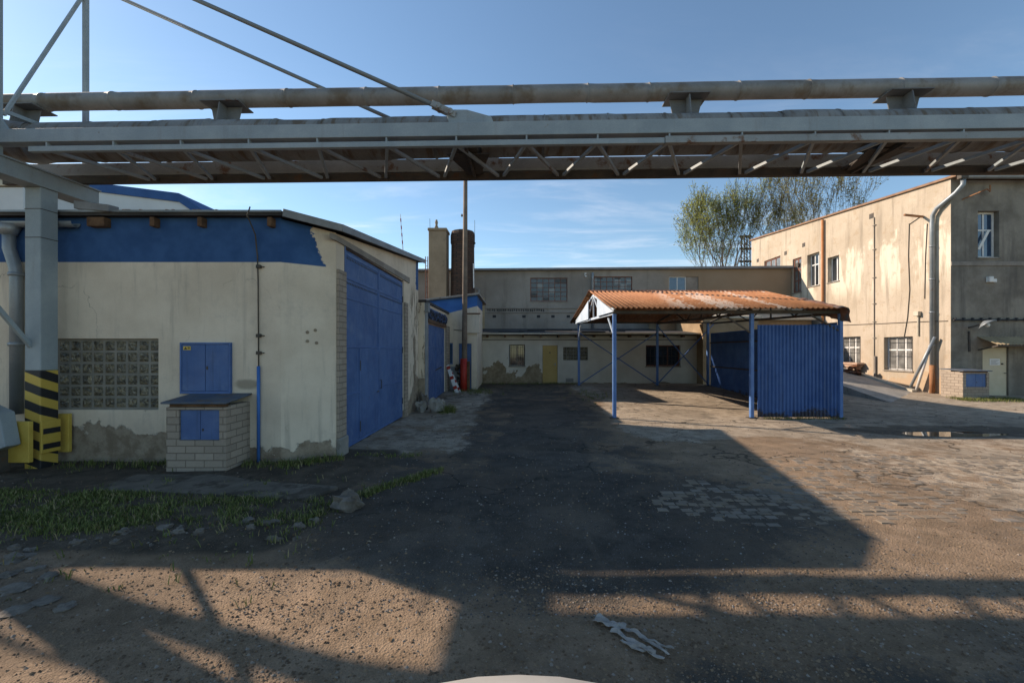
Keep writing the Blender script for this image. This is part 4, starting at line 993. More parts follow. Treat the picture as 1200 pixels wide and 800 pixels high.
cabinet('small sunlit brick cabinet with blue doors beside the beige door', 17.28, 18.30, 16.60, 17.47, 1.12, (17.40, 18.20, .56, 1.08), 1.17, 1.22, .06)

# ------------------------------------------------------------------ carport
cp = thing('carport', 'open blue steel carport with rusty corrugated roof in the middle of the yard', 'carport', (6, 16.5, 0))
YF, YB, YR = 12.5, 20.95, 15.95; EF, EB, ER = 3.06, 3.30, 4.10
posts = [(2.80, YF, EF), (6.82, YF, EF), (9.42, YF, EF+.02), (2.95, YB, EB), (6.80, YB, EB), (9.28, YB, EB)]
for x, y, h in posts:
    p = box('post', M['bluepost'], cp, x-.052, x+.052, y-.052, y+.052, H(x, y)-.05, h, .012)
    box('base_plate', M['darksteel'], p, x-.12, x+.12, y-.12, y+.12, H(x, y)-.03, H(x, y)+.025, .004)
mb = MB()
mb.bar((2.74, YF, EF+.05), (9.5, YF, EF+.05), .07, .10); mb.build('eave_beam', M['darksteel'], cp, .004)
mb = MB(); mb.bar((2.74, YB, EB+.04), (9.4, YB, EB+.04), .07, .08); mb.build('eave_beam', M['darksteel'], cp, .004)
for i, x in enumerate((2.80, 6.82, 9.42)):
    mb = MB(); mb.bar((x, YF+.05, EF+.02), (x, YB-.05, EB), .06, .08); mb.bar((x, YF, EF+.10), (x, YR, ER-.06), .06, .07); mb.bar((x, YB, EB+.08), (x, YR, ER-.06), .06, .07)
    mb.bar((x, YR, EF+.1), (x, YR, ER-.08), .05, .05)
    for y0, y1, z1 in ((14.6, YR, ER-.12), (17.4, YR, ER-.12), (14.6, 13.9, 3.40), (17.4, 18.6, 3.62)): mb.bar((x, y0, EF+.10), (x, y1, z1), .04, .04)
    mb.build('roof_truss', M['bluelite'] if i == 0 else M['darksteel'], cp, .003)
mb = MB()
for y in (13.4, 14.6, 15.5, 16.6, 18, 19.4):
    z = EF+.16+(ER-EF-.10)*(y-YF)/(YR-YF) if y < YR else ER+.08-.138*(y-YR)
    mb.bar((2.74, y, z-.04), (9.2, y, z-.04), .05, .06)
mb.build('purlins', M['darksteel'], cp)
def brace(p, q, m=None, w=.045): MB().bar(p, q, w, w).build('brace', m or M['blue2'], cp, .003)
brace((2.95, YB-.04, EB-.45), (6.80, YB-.04, .30)); brace((2.95, YB+.03, .30), (6.80, YB+.03, EB-.45))
brace((6.80, YB-.04, EB-.15), (9.28, YB-.04, .32)); brace((6.80, YB+.03, .32), (9.60, YB+.03, EB))
brace((2.82, YF+.04, 2.35), (2.82, YF+.95, 3.0), M['bluelite']); brace((2.92, YB-.05, 2.5), (2.90, YB-.9, 3.15), M['bluelite'])
brace((6.80, YF, 2.5), (6.05, YF, 3.0), M['darksteel']); brace((9.4, YF, 2.55), (8.55, YF, 3.02), M['darksteel'])
# corrugated roof
sf = Vector((0, YR-12.12, ER-EF-.03)); nf = Vector((0, -sf.z, sf.y)).normalized()
m = MB(); m.wave((2.62, 12.12, EF+.135), ux, sf.normalized(), nf, 6.55, sf.length, .150, .027)
m.build('roof_sheet', M['rustroof'], cp, 0, True)
sb = Vector((0, YR-22.05, .835)); nb = Vector((0, -sb.z, -sb.y)).normalized()
nb = Vector((0, abs(sb.z), abs(sb.y))).normalized()
m = MB(); m.wave((2.62, 22.05, ER+.125-.835), ux, sb.normalized(), nb, 6.55, sb.length, .150, .027); m.build('roof_sheet', M['rustroof'], cp, 0, True)
m = MB(); i = 0
m.prism([(2.6, YR-.22, ER+.065), (2.6, YR, ER+.135), (2.6, YR+.22, ER+.085), (2.6, YR+.22, ER+.075), (2.6, YR, ER+.12), (2.6, YR-.22, ER+.055)], (6.55, 0, 0)); m.build('ridge_cap', M['rustjunk'], cp)
# curled loose sheet at the right-hand verge
m = MB(); K = 10; J = 14
prof = [(9.60+.05*k+.0*k, EF+.20-.045*(max(0, k-3))**1.6*.22) for k in range(K)]
prof = [(9.02, 0), (9.14, .035), (9.25, .04), (9.33, .0), (9.375, -.07), (9.39, -.17), (9.395, -.27), (9.385, -.36)]
idx = []
for j in range(J+1):
    y = 12.08+j*.13; b = EF+.135+(y-12.12)*sf.z/sf.y
    row = []
    for k, (x, dz) in enumerate(prof):
        wv = .016*math.sin(j*2.1)+.02*nz(y*2, k*.6, 1, 3); cut = 1-.25*max(0, nz(y*1.4, 2, 1, 7)) 
        m.v.append(Vector((x+wv*(k/7), y+.03*k*nz(k, j, .4, 2), b+dz*(1.15 if dz < 0 else 1)*cut+wv*.6)))
        row.append(len(m.v)-1)
    idx.append(row)
for j in range(J):
    for k in range(len(prof)-1): m.f.append((idx[j][k], idx[j][k+1], idx[j+1][k+1], idx[j+1][k]))
o = m.build('bent_sheet', worn('dark_curled_rusty_sheet', (.16, .07, .04), (.24, .12, .08), 4, .8, (.10, .11, .11), (.52, .62), 3), cp, 0, True)
s = o.modifiers.new('thick', 'SOLIDIFY'); s.thickness = .012
# pale gable boards
for poly in ([(2.70, 12.22, 3.10), (2.70, 14.75, 3.16), (2.70, 14.75, 3.80)], [(2.72, 20.6, 3.28), (2.72, 16.75, 3.20), (2.72, 16.75, 3.93)]):
    MB().prism(poly, (.03, 0, 0)).build('gable_panel', M['bluelite'], cp)
# corrugated blue walls
m = MB(); m.wave((6.99, YF-.005, .035), ux, (0, 0, 1), nS, 2.40, 2.70, .107, .020, trap=True, step=8); m.build('wall_sheet', M['bluesheet'], cp)
m = MB(); m.wave((9.40, 12.60, .04), uy, (0, 0, 1), nW, 8.25, 2.78, .107, .020, trap=True, step=8); m.build('wall_sheet', M['bluesheet'], cp)
MB().bar((9.36, 12.6, 2.35), (9.36, 20.85, 2.35), .05, .05).bar((9.36, 12.6, 1.2), (9.36, 20.85, 1.2), .05, .05).build('wall_rail', M['darksteel'], cp)

# ------------------------------------------------------------------ pipe bridge
TH = R(-1.6)
br = thing('pipe_bridge', 'grey steel pipe bridge on a striped column spanning the whole yard entrance', 'pipe bridge', (0, 0, 0), TH)
BX0, BX1 = -9.5, 17.0
def L(name, mb, mat, parent=br, bevel=.004, smooth=False): return mb.build(name, mat, parent, bevel, smooth, local=True)
L('box_beam', MB().box(BX0, BX1, 6.19, 6.36, 5.12, 5.32), M['steel'])
L('box_beam', MB().box(BX0, BX1, 7.42, 7.58, 5.12, 5.34), M['steel2'])
L('rail', MB().box(-7.55, 1.93, 6.20, 6.27, 4.98, 5.06), M['steel'])
L('rail', MB().box(1.935, BX1, 6.185, 6.275, 4.975, 5.075), M['steel2'])
L('chord', MB().box(BX0, BX1, 7.41, 7.50, 4.98, 5.10), M['darksteel'])
mb = MB()
k = -7.27
while k < BX1-1:
    mb.box(k-.012, k+.012, 6.20, 6.26, 5.055, 5.125); k += 1.03
L('hanger_stubs', mb, M['steel'])
for k in range(-18, 16):
    a = -.06+k*1.03
    if a < -7.9 or a > BX1-.7: continue
    L('brace', MB().bar((a, 6.24, 5.012), (a+.56, 7.44, 5.012), .045, .05), M['steel2'] if k % 3 == 0 else M['steel'])
    L('brace', MB().bar((a+1.03, 6.24, 5.016), (a+.60, 7.44, 5.016), .045, .05), M['steel'])
    L('cleat', MB().box(a+.50, a+.66, 7.36, 7.41, 4.985, 5.06), M['darksteel'])
# cross members carrying the big pipe
for x, w in ((-.97, .30), (5.45, .34), (11.6, .3)):
    mb = MB(); mb.box(x-w/2, x+w/2, 6.37, 7.41, 5.06, 5.085); mb.box(x-.02, x+.02, 6.37, 7.41, 4.99, 5.06)
    mb.prism([(x-.34, 6.6, 5.055), (x+.34, 6.6, 5.055), (x+.10, 7.40, 5.055), (x-.10, 7.40, 5.055)], (0, 0, -.02))
    L('cross_member', mb, M['darksteel'])
# cross beam, columns, masts
mb = MB(); x0, x1 = -8.34, -8.02
mb.box(x0, x1, 4.5, 7.76, 4.945, 4.972); mb.box(x0, x1, 4.5, 7.76, 4.68, 4.705); mb.box(x0+.03, x1-.03, 4.52, 7.74, 4.705, 4.945)
L('cross_beam', mb, M['steel'], br, .004)
for y in (6.78, 5.02):
    c = L('column', MB().box(-8.315, -8.045, y, y+.27, 1.66, 4.68), M['steel'], br, .012)
    L('hazard_stripes', MB().box(-8.318, -8.042, y-.003, y+.273, -.15, 1.66), M['hazard'], c, .012)
    mb = MB()
    for z in (4.32, 3.85): mb.box(-8.32, -8.04, y-.005, y+.275, z-.006, z+.006)
    L('weld_seam', mb, M['darksteel'], c)
    g = L('bump_guard', MB().box(-8.45, -8.05, y-.16, y-.09, .19, .85), M['yellow'], c, .008)
    g = L('bump_guard', MB().box(-8.038, -8.0, y-.02, y+.27, .30, .83), M['yellow'], c, .006)
    mb = MB()
    for z in (.66, .41): mb.box(-8.0, -7.994, y, y+.26, z-.045, z+.045)
    L('black_bar', mb, M['black'], g)
    L('bump_guard', MB().box(-8.16, -7.97, y+.36, y+.42, .24, .90), M['yellow'], c, .006)
L('strut', MB().bar((-8.22, 6.8, 2.05), (-8.30, 5.28, 4.2), .06, .06), M['steel'])
for y, mx_ in ((6.27, -8.10), (7.50, -8.05)):
    m_ = L('mast', MB().box(mx_-.035, mx_+.035, y-.035, y+.035, 4.972, 8.75), M['steel'], br, .004)
    L('gusset', MB().prism([(mx_+.035, y-.012, 5.32), (mx_+.20, y-.012, 5.32), (mx_+.035, y-.012, 5.55)], (0, .024, 0)), M['steel'], m_)
L('mast_brace', MB().bar((-8.08, 6.32, 5.6), (-8.06, 7.45, 8.35), .045, .045), M['steel'])
L('mast_brace', MB().bar((-8.08, 6.32, 5.66), (-8.06, 7.45, 5.75), .05, .06), M['steel'])
L('mast_brace', MB().box(-8.11, -8.05, 6.31, 7.46, 8.66, 8.74), M['steel'])
for y, xa in ((6.275, -1.30), (7.50, -1.30)):
    mb = MB(); mb.tube([(-8.0, y, 8.62), (xa-.12, y, 5.61)], .032, 10); L('stay', mb, M['stayrod'], br, 0, True)
    if y < 7: mb = MB(); mb.tube([(-8.0, y, 8.62), (-15.5, y, .0)], .032, 10); L('stay', mb, M['stayrod'], br, 0, True)  # out-of-view backstay, added for the line shadow it throws on the ground
    a = L('anchor_plate', MB().prism([(xa+.10, y-.02, 5.32), (xa+.06, y-.02, 5.46), (xa+.16, y-.02, 5.54), (xa+.36, y-.02, 5.535), (xa+.72, y-.02, 5.43), (xa+.76, y-.02, 5.32)], (0, .04, 0)), M['steel'], br)
    mb = MB()
    for s_ in (-.04, .04): mb.bar((xa-.16, y+s_, 5.63), (xa+.20, y+s_, 5.455), .02, .09)
    for px_, pz_ in ((xa-.06, 5.58), (xa+.12, 5.495)): mb.lathe([(.045, -.075), (.045, .075)], (px_, y, pz_), 'Y', 10)
    L('clevis', mb, M['steel2'], a, .004)
L('roof_plate', MB().box(-.42, .06, 6.40, 6.62, 5.335, 5.352), M['galv'])
# pipe supports
for x in (-8.5, -5.05, 2.50, 5.92, 9.6, 13.2):
    mb = MB(); mb.box(x-.32, x+.32, 6.76, 7.16, 6.035, 6.055); mb.prism([(x-.20, 6.95, 5.70), (x+.18, 6.95, 5.70), (x+.26, 6.95, 6.03), (x-.26, 6.95, 6.03)], (0, .02, 0)); mb.prism([(x-.01, 6.70, 5.62), (x-.01, 7.1, 5.62), (x-.01, 7.15, 6.03), (x-.01, 6.78, 6.03)], (.02, 0, 0))
    L('pipe_support', mb, M['supp'])
def pipe(name, label, ctrl, r, mat, sp, seed, sag):
    t = thing(name, label, 'pipe', (0, 0, 0), TH, 'insulated pipes on the bridge')
    rnd = random.Random(seed); pts = []
    ctrl = [Vector(c) for c in ctrl]; bend = .7
    for k, c in enumerate(ctrl):           # rounded corners
        if k in (0, len(ctrl)-1): pts.append(c); continue
        a = c+(ctrl[k-1]-c).normalized()*bend; b = c+(ctrl[k+1]-c).normalized()*bend
        for q in range(9): u = q/8; pts.append(a*(1-u)**2+c*2*u*(1-u)+b*u*u)
    path, rad = [], []; nxt = 0; dist = 0; off = Vector(); rr = r
    for p, q in zip(pts, pts[1:]):
        ln = (q-p).length; n = max(1, int(ln/.11))
        for k in range(n):
            d = dist+ln*k/n; c = p.lerp(q, k/n)
            if d >= nxt:
                tang = (q-p).normalized()
                rr = r*(1+rnd.uniform(-.4, 1)*sag); off = Vector((0, 0, rnd.uniform(-sag, sag)*.35))
                for dd, ra in ((0, rr), (.001, rr+.008), (.02, rr+.008), (.021, rr)): path.append(c+off+tang*dd); rad.append(ra)
                nxt = d+sp*rnd.uniform(.75, 1.25)
            else:
                path.append(c+off+Vector((0, 0, sag*.25*nz(d, seed, 1.2, seed)))); rad.append(rr)
        dist += ln
    mb = MB(); mb.tube(path, rad, 28); mb.build('pipe_jacket', mat, t, 0, True, local=True)
pipe('insulated_pipe', 'slim rust-streaked pipe running above the bridge on small steel saddles', [(BX1, 7.0, 6.19), (-11.1, 7.0, 6.19), (-14.4, 8.05, 6.19), (-14.4, 8.05, .1)], .135, M['pipe1'], 1.15, 3, .012)
pipe('insulated_pipe', 'thick felt-wrapped pipe lying inside the bridge between its two beams', [(BX1, 6.88, 5.435), (-8.75, 6.88, 5.435), (-8.75, -6, 5.435)], .305, M['pipe2'], .9, 5, .03)

# pale grey steel bracket at the picture's left edge, beside the striped column
bk = thing('steel_bracket', 'pale grey bolted steel bracket standing beside the striped column', 'bracket', (-8.35, 6.62, 0))
MB().prism([(-8.62, 6.60, 1.28), (-8.05, 6.60, 1.02), (-7.95, 6.60, .50), (-8.15, 6.60, .42), (-8.62, 6.60, 1.0)], (0, .22, 0)).build('body', M['steel'], bk, .01)
box('foot', M['darksteel'], bk, -8.7, -8.2, 6.55, 6.9, -.1, .45, .02)
mb = MB(); mb.lathe([(.09, -.04), (.09, .02)], (-8.16, 6.58, .86), 'Y', 12); mb.lathe([(.035, -.08), (.035, .02)], (-8.16, 6.56, .86), 'Y', 8); mb.bar((-8.6, 6.62, 1.34), (-8.1, 6.62, 1.12), .07, .05); mb.lathe([(.05, -.07), (.05, .07)], (-8.2, 6.62, 1.2), 'Y', 8); mb.build('bolt', M['darksteel'], bk, .004)

# ------------------------------------------------------------------ pale hall behind the workshop
hl = thing('pale_hall', 'pale grey hall with blue roof edge rising behind the white workshop', 'building', (-36, 38, 0))
K = 36/F; hp = lambda x, y: ((x-CX)*K, 2+(CY-y)*K)
ax, az_ = hp(236, 246); bx, bz = hp(211, 227); ex, ez = hp(119, 215.5); rx, rz = hp(-60, 196)
poly = [(-62, 36, -.1), (ax, 36, -.1), (ax, 36, az_-.4), (bx, 36, bz-.3), (ex, 36, ez-.3), (rx, 36, rz-.3), (-62, 36, rz-2)]
MB().prism(poly, (0, 16, 0)).build('wall', M['hall'], hl)
pts = [(ax+.15, az_), (bx, bz), (ex, ez), (rx, rz)]
mb = MB()
for (p, q) in zip(pts, pts[1:]): mb.hexa([(p[0], 35.85, p[1]-.72), (q[0], 35.85, q[1]-.72), (q[0], 52.2, q[1]-.72), (p[0], 52.2, p[1]-.72)], [(p[0], 35.85, p[1]), (q[0], 35.85, q[1]), (q[0], 52.2, q[1]), (p[0], 52.2, p[1])])
mb.build('roof', worn('dark_blue_verge', (.02, .075, .21), (.03, .10, .26), .5), hl)
x0, z0 = hp(19.5, 247.5); x1, z1 = hp(28, 233)
w = MB().box(x0-.15, x1, 35.9, 36.1, z0-.1, z1+.1).build('window', M['white'], hl); box('pane', M['glassblue'], w, x0, x1-.12, 35.86, 35.89, z0, z1)
sh = thing('lean_to', 'flat-roofed pale lean-to at the picture edge behind the grey column', 'building', (-34, 30, 0))
K2 = 30/F; zt = 2+(CY-211)*K2
box('wall', M['hall'], sh, -60, (27-CX)*K2, 30, 35.5, -.1, zt-.5, .02)
box('roof', M['cream'], sh, -60, (29-CX)*K2, 29.8, 35.6, zt-.45, zt, .03)

# ------------------------------------------------------------------ utility pole
up = thing('utility_pole', 'dark slender utility pole with bright red base in front of the annex', 'pole', (-2.42, 19.0, 0))
MB().tube([(-2.42, 19.0, -.1), (-2.42, 19.0, 1.5), (-2.40, 19.0, 5), (-2.37, 19.02, 11.2)], [.125, .12, .11, .085], 12).build('shaft', M['polewood'], up, 0, True)
MB().tube([(-2.45, 18.96, -.05), (-2.45, 18.96, 1.62)], .155, 14).build('red_base', M['red'], up, 0, True)
box('base_post', M['wood'], up, -2.30, -2.18, 18.9, 19.05, -.05, 1.5, .01)
mb = MB(); mb.lathe([(.03, 0), (.05, .05), (.02, .12)], (-2.52, 18.9, 7.9), n=8); mb.build('insulator', M['darksteel'], up)

# ------------------------------------------------------------------ ramp on the right with its things
def rz_(x, y):
    ty = (y-15.6-.85*(x-13.7))/(7.2-.35*(x-13.7))
    return max(0, min(1, ty))*1.05
mb = MB(); NX, NY = 10, 30; ids = {}
for i in range(NX+1):
    for j in range(NY+1):
        x = 13.7+3.55*i/NX; y = 15.5+10.2*j/NY
        mb.v.append(Vector((x, y, H(x, y)-.02+rz_(x, y)))); ids[i, j] = len(mb.v)-1
for i in range(NX):
    for j in range(NY): mb.f.append((ids[i, j], ids[i+1, j], ids[i+1, j+1], ids[i, j+1]))
b0 = len(mb.v)
for j in range(NY+1): mb.v.append(Vector((13.7, 15.5+10.2*j/NY, -.2)))
for j in range(NY): mb.f.append((b0+j, ids[0, j], ids[0, j+1], b0+j+1))
for i in range(NX): pass
rp = mb.build('ramp', M['concrete'], None, 0); tag(rp, 'grey concrete ramp climbing beside the sunlit ochre wall', 'ramp')
mb = MB()
yy = [18.55+.5*k for k in range(15)]
for a, b in zip(yy, yy[1:]):
    za, zb = H(17.2, a)+rz_(17.2, a), H(17.2, b)+rz_(17.2, b)
    mb.hexa([(17.10, a, za-.05), (17.30, a, za-.05), (17.30, b, zb-.05), (17.10, b, zb-.05)], [(17.10, a, za+.09), (17.30, a, za+.09), (17.30, b, zb+.09), (17.10, b, zb+.09)])
mb.build('kerb', M['cream'], rp)
mb = MB()
for k in range(12):
    a = random.uniform(0, 6.28); y = 21.6+random.uniform(-.45, .45); x = 17.0+random.uniform(-.2, .15); z = rz_(17, 21.6)+.14+.04*k
    mb.bar((x-.22*math.cos(a), y-.22*math.sin(a), z), (x+.22*math.cos(a), y+.22*math.sin(a), z+random.uniform(-.1, .15)), random.uniform(.05, .22), random.uniform(.03, .10))
tag(mb.build('scrap_heap', M['rustjunk'], None, .006), 'heap of dark rusty scrap on the ramp under the ochre wall', 'scrap')
mb = MB()
for k in range(3): z = rz_(17.2, 23)+.20+k*.13; mb.box(17.32-.02*k, 17.68, 22.0-.1*k, 23.6+.05*k, z, z+.11)
tag(mb.build('stone_stack', worn('pink_sandstone', (.38, .25, .18), (.46, .32, .24), 3), None, .02), 'stack of pinkish stone slabs along the ochre wall on the ramp', 'stones')
for k, (x, y, a) in enumerate(((17.30, 18.95, .0), (17.42, 18.72, .05))):
    t = MB(); t.tube([(x, y, H(x, y)-.02), (17.53, 17.98+a*4, 2.55-.35*k)], .055, 12)
    tag(t.build('leaning_pipe', M['white'] if k else M['galv'], None, 0, True), ['grey pipe leaning on the ochre wall behind the tall downpipe', 'shorter white pipe leaning on the ochre wall in front of the grey one'][k], 'pipe', 'pipes leaning on the ochre wall')

# ------------------------------------------------------------------ clutter by the annex
bd = thing('barrier_board', 'broken red and white barrier boards leaning by the second blue gate', 'barrier', (-2.95, 18.3, 0))
for k, (x0, x1, zt) in enumerate(((-3.12, -2.62, 1.35), (-3.00, -2.52, 1.05))):
    q = MB().bar((x0, 18.66+.1*k, zt), (x1, 18.30+.12*k, .06), .15, .025, (0, 1, 0)).build('board', M['white'], bd, .004)
    mb = MB()
    for s_ in (.05, .38, .70):
        p0 = Vector((x0, 18.66+.1*k, zt)).lerp(Vector((x1, 18.30+.12*k, .06)), s_); p1 = Vector((x0, 18.66+.1*k, zt)).lerp(Vector((x1, 18.30+.12*k, .06)), s_+.10)
        mb.bar(p0, p1, .153, .029, (0, 1, 0))
    mb.build('red_stripe', M['red'], q)
mb = MB()
for k in range(26):
    z = random.uniform(.05, 1.35); x = -2.68+random.uniform(-.12, .14); y = 19.12+random.uniform(-.12, .1); a = random.uniform(0, 6.28)
    mb.bar((x-.12*math.cos(a), y-.1*math.sin(a), z), (x+.12*math.cos(a), y+.1*math.sin(a), z+random.uniform(-.1, .1)), random.uniform(.05, .13), random.uniform(.04, .12))
tag(mb.build('junk_pile', worn('dark_junk', (.035, .027, .02), (.08, .06, .045), 6), None, .006), 'dark pile of junk between the barrier boards and the red-based pole', 'junk')

def rock(name, c, sx, sy, sz, seed, mat, label, cat='stone', group=None, flatness=1):
    bm_v = []; mb = MB(); n, m = 12, 8
    for j in range(m+1):
        ph = math.pi*j/m
        for i in range(n):
            t = 2*math.pi*i/n
            d = Vector((math.sin(ph)*math.cos(t), math.sin(ph)*math.sin(t), math.cos(ph)))
            e = .80; d2 = Vector([math.copysign(abs(q)**e, q) for q in d])
            r = .85+.55*mnoise.noise(d*1.5+Vector((seed*3.7, seed*1.3, 0)))+.10*mnoise.noise(d*4+Vector((seed, 0, 0)))
            mb.v.append(Vector((c[0]+d2.x*sx*r, c[1]+d2.y*sy*r, c[2]+d2.z*sz*r)))
    for j in range(m):
        for i in range(n): mb.f.append((j*n+i, (j+1)*n+i, (j+1)*n+(i+1) % n, j*n+(i+1) % n))
    return tag(mb.build(name, mat, None, 0, False, loc=(c[0], c[1], c[2]-sz)), label, cat, group)
rock('boulder', (-2.18, 5.40, .05), .22, .16, .18, 4, M['stone'], 'rounded grey boulder at the end of the grass strip by the asphalt')
rock('concrete_lump', (-3.12, 13.75, .16), .20, .2, .22, 5, M['concrete'], 'squarish broken concrete lump with a bolt hole beside the big blue gate', 'rubble', 'rubble at the foot of the workshop corner')
rock('concrete_lump', (-2.62, 13.7, .22), .27, .22, .30, 8, M['concrete'], 'taller tapered concrete lump beside the weeds near the big blue gate', 'rubble', 'rubble at the foot of the workshop corner')
rock('concrete_lump', (-3.2, 14.3, .25), .18, .2, .33, 11, M['stone'], 'dark stone lump hard against the foot of the grey annex downpipe', 'rubble', 'rubble at the foot of the workshop corner')
rnd = random.Random(21)
for k in range(30):
    x = -6.4+k*.145+rnd.uniform(-.15, .15); y = 4.02+.50*sm((x+6.4)/4.2)*1.3+rnd.uniform(-.22, .28); s_ = rnd.uniform(.03, .075)
    rock('edge_stone', (x, y, H(x, y)+s_*.05), s_*rnd.uniform(.8, 1.5), s_*rnd.uniform(.7, 1.1), s_*.65, k+30, M['stone'], 'small grey stone half buried along the muddy edge of the grass strip', 'stone', 'stones along the grass strip')
for k, (px_, py_, w_, d_) in enumerate(((22, 655, 34, .16), (60, 676, 30, .13), (20, 690, 40, .15), (52, 704, 34, .13), (18, 716, 36, .14), (75, 712, 30, .10), (40, 668, 26, .10), (10, 674, 26, .12))):
    y = EYE*F/(py_-CY); x = (px_-CX)*y/F; w_ = w_*y/F/2
    rock('paving_slab', (x, y, H(x, y)-.006), w_*.9, d_*.75, .032, k+90, M['stone'], 'flat worn paving stone breaking up at the bottom left by the dirt track', 'stone', 'broken paving stones at the track edge')

# ------------------------------------------------------------------ torn plastic strip on the ground
ps = MB()
def strip(pts, w0, w1, seed):
    i0 = len(ps.v); N = 22
    P = [Vector(p) for p in pts]
    for k in range(N+1):
        t = k/N*(len(P)-1); a = int(min(t, len(P)-2)); p = P[a].lerp(P[a+1], t-a)
        d = (P[min(a+1, len(P)-1)]-P[a]).normalized(); s_ = Vector((-d.y, d.x, 0)); w = w0+(w1-w0)*k/N
        for c in range(4):
            q = p+s_*(c/3-.5)*w; h = .018+.022*nz(q.x*16, q.y*16, 1, seed)+.012*abs(math.sin(c*2.2+k*.5+seed))
            ps.v.append(Vector((q.x, q.y, H(q.x, q.y)+max(.006, h))))
    for k in range(N):
        for c in range(3): ps.f.append((i0+k*4+c, i0+(k+1)*4+c, i0+(k+1)*4+c+1, i0+k*4+c+1))
strip([(.58, 3.16), (.68, 3.08), (.80, 3.04)][:2] and [(.57, 3.17, 0), (.66, 3.10, 0), (.77, 3.06, 0)], .10, .06, 1)
strip([(.72, 3.09, 0), (.84, 2.98, 0), (.90, 2.90, 0), (.98, 2.78, 0)], .035, .022, 2)
strip([(.66, 3.04, 0), (.76, 2.93, 0), (.83, 2.84, 0), (.93, 2.74, 0)], .042, .03, 3)
strip([(.84, 2.96, 0), (.95, 2.88, 0), (1.03, 2.83, 0)], .03, .014, 4)
strip([(.70, 2.92, 0), (.78, 2.85, 0), (.90, 2.80, 0)], .03, .045, 5)
o = ps.build('plastic_strip', M['plastic'], None, 0, False); s_ = o.modifiers.new('thick', 'SOLIDIFY'); s_.thickness = .003
tag(o, 'torn crumpled strip of whitish plastic lying on the dirt', 'litter')

# ------------------------------------------------------------------ setts, gravel, grass (uncountable)
def setts():
    mb = MB(); rnd = random.Random(4)
    y = 3.95; row = 0
    while y < 9.6:
        d = rnd.uniform(.105, .125); x = 1.2+rnd.uniform(0, .1)
        while x < 14.5:
            w = rnd.uniform(.13, .18)
            yy = y+.07*math.sin(x*1.3)+.06*math.sin(x*.41+1)
            A = 1.0-((x-3.3)/1.7)**2-((yy-5.5)/.75)**2              # bare patch in the tracks
            B = 1.0-((x-7.6)/4.9)**2-((yy-6.3)/2.0)**2
            dens = max(A*1.3, B*1.1)+.55*nz(x, yy, .8, 6)+.30*nz(x, yy, 2.6, 8)
            if dens > .10 and rnd.random() < .93:
                h = H(x, yy)+rnd.uniform(-.014, .002)+(.003 if A > 0 else 0); g = .007; b = .014; t = rnd.uniform(-.06, .06)
                def q(ax, ay, z): return (x+w/2+(ax)*math.cos(t)-(ay)*math.sin(t), yy+(ax)*math.sin(t)+(ay)*math.cos(t), z)
                a, c = w/2-g, d/2-g; i = len(mb.v)
                for (s1, s2, z) in ((1, 1, h-.03), (.97, .97, h-.001), (.86, .82, h+.006)):
                    for sx, sy in ((-1, -1), (1, -1), (1, 1), (-1, 1)):
                        mb.v.append(Vector(q(sx*a*s1+rnd.uniform(-.005, .005), sy*c*s2+rnd.uniform(-.005, .005), z+rnd.uniform(-.002, .002))))
                for l in (0, 4):
                    for k in range(4): mb.f.append((i+l+k, i+l+(k+1) % 4, i+l+4+(k+1) % 4, i+l+4+k))
                mb.f.append((i+8, i+9, i+10, i+11))
            x += w
        y += d; row += 1
    tag(mb.build('cobblestones', M['cobble'], None, 0, False), kind='stuff')
setts()
def pebbles(name, n, fn, mat, smin, smax, seed):
    rnd = random.Random(seed); mb = MB(); c = 0; tries = 0
    while c < n and tries < n*12:
        tries += 1
        y = 1.9/(rnd.uniform(.10, 1.0)) if rnd.random() < .75 else rnd.uniform(2, 12)
        x = rnd.uniform(-1.35, 1.35)*y
        if rnd.random() > fn(x, y): continue
        s = smin+(smax-smin)*rnd.random()**3.5; s *= min(1.6, .8+y*.07)
        z = H(x, y)+s*.15; i = len(mb.v); a = rnd.uniform(0, 6.28)
        for k in range(5):
            t = a+k*1.257; mb.v.append(Vector((x+s*math.cos(t)*rnd.uniform(.7, 1.2), y+s*math.sin(t)*rnd.uniform(.6, 1.1), z-s*.2+rnd.uniform(-.2, .2)*s)))
        mb.v.append(Vector((x+rnd.uniform(-.4, .4)*s, y+rnd.uniform(-.4, .4)*s, z+s*rnd.uniform(.35, .75))))
        for k in range(5): mb.f.append((i+k, i+(k+1) % 5, i+5))
        c += 1
    tag(mb.build(name, mat, None, 0, False), kind='stuff')
def f_dirt(x, y):
    if -3.42 < x and y > 30: return 0
    if x < -3.4 and y > 6.8: return 0
    d = 1.0 if y < 3.9 else .35
    return d*(.45+.55*nz(x, y, .9, 12))
def f_asp(x, y):
    if x < -2.2 or x > 4 or y < 3.2 or y > 13: return 0
    return .5+.5*nz(x, y, .7, 14)
pebbles('gravel', 42000, f_dirt, M['pebble'], .003, .017, 31)
pebbles('stone_chippings', 9000, f_asp, M['grit'], .004, .014, 32)
def f_rub(x, y):
    if x > -1.9 or x < -7.5: return 0
    c = 4.0+.62*sm((x+6.4)/4.4)
    return max(0, 1-abs(y-c)/.42)*(.6+.6*nz(x, y, 1.3, 19))
pebbles('verge_rubble', 900, f_rub, M['rub'], .010, .05, 33)
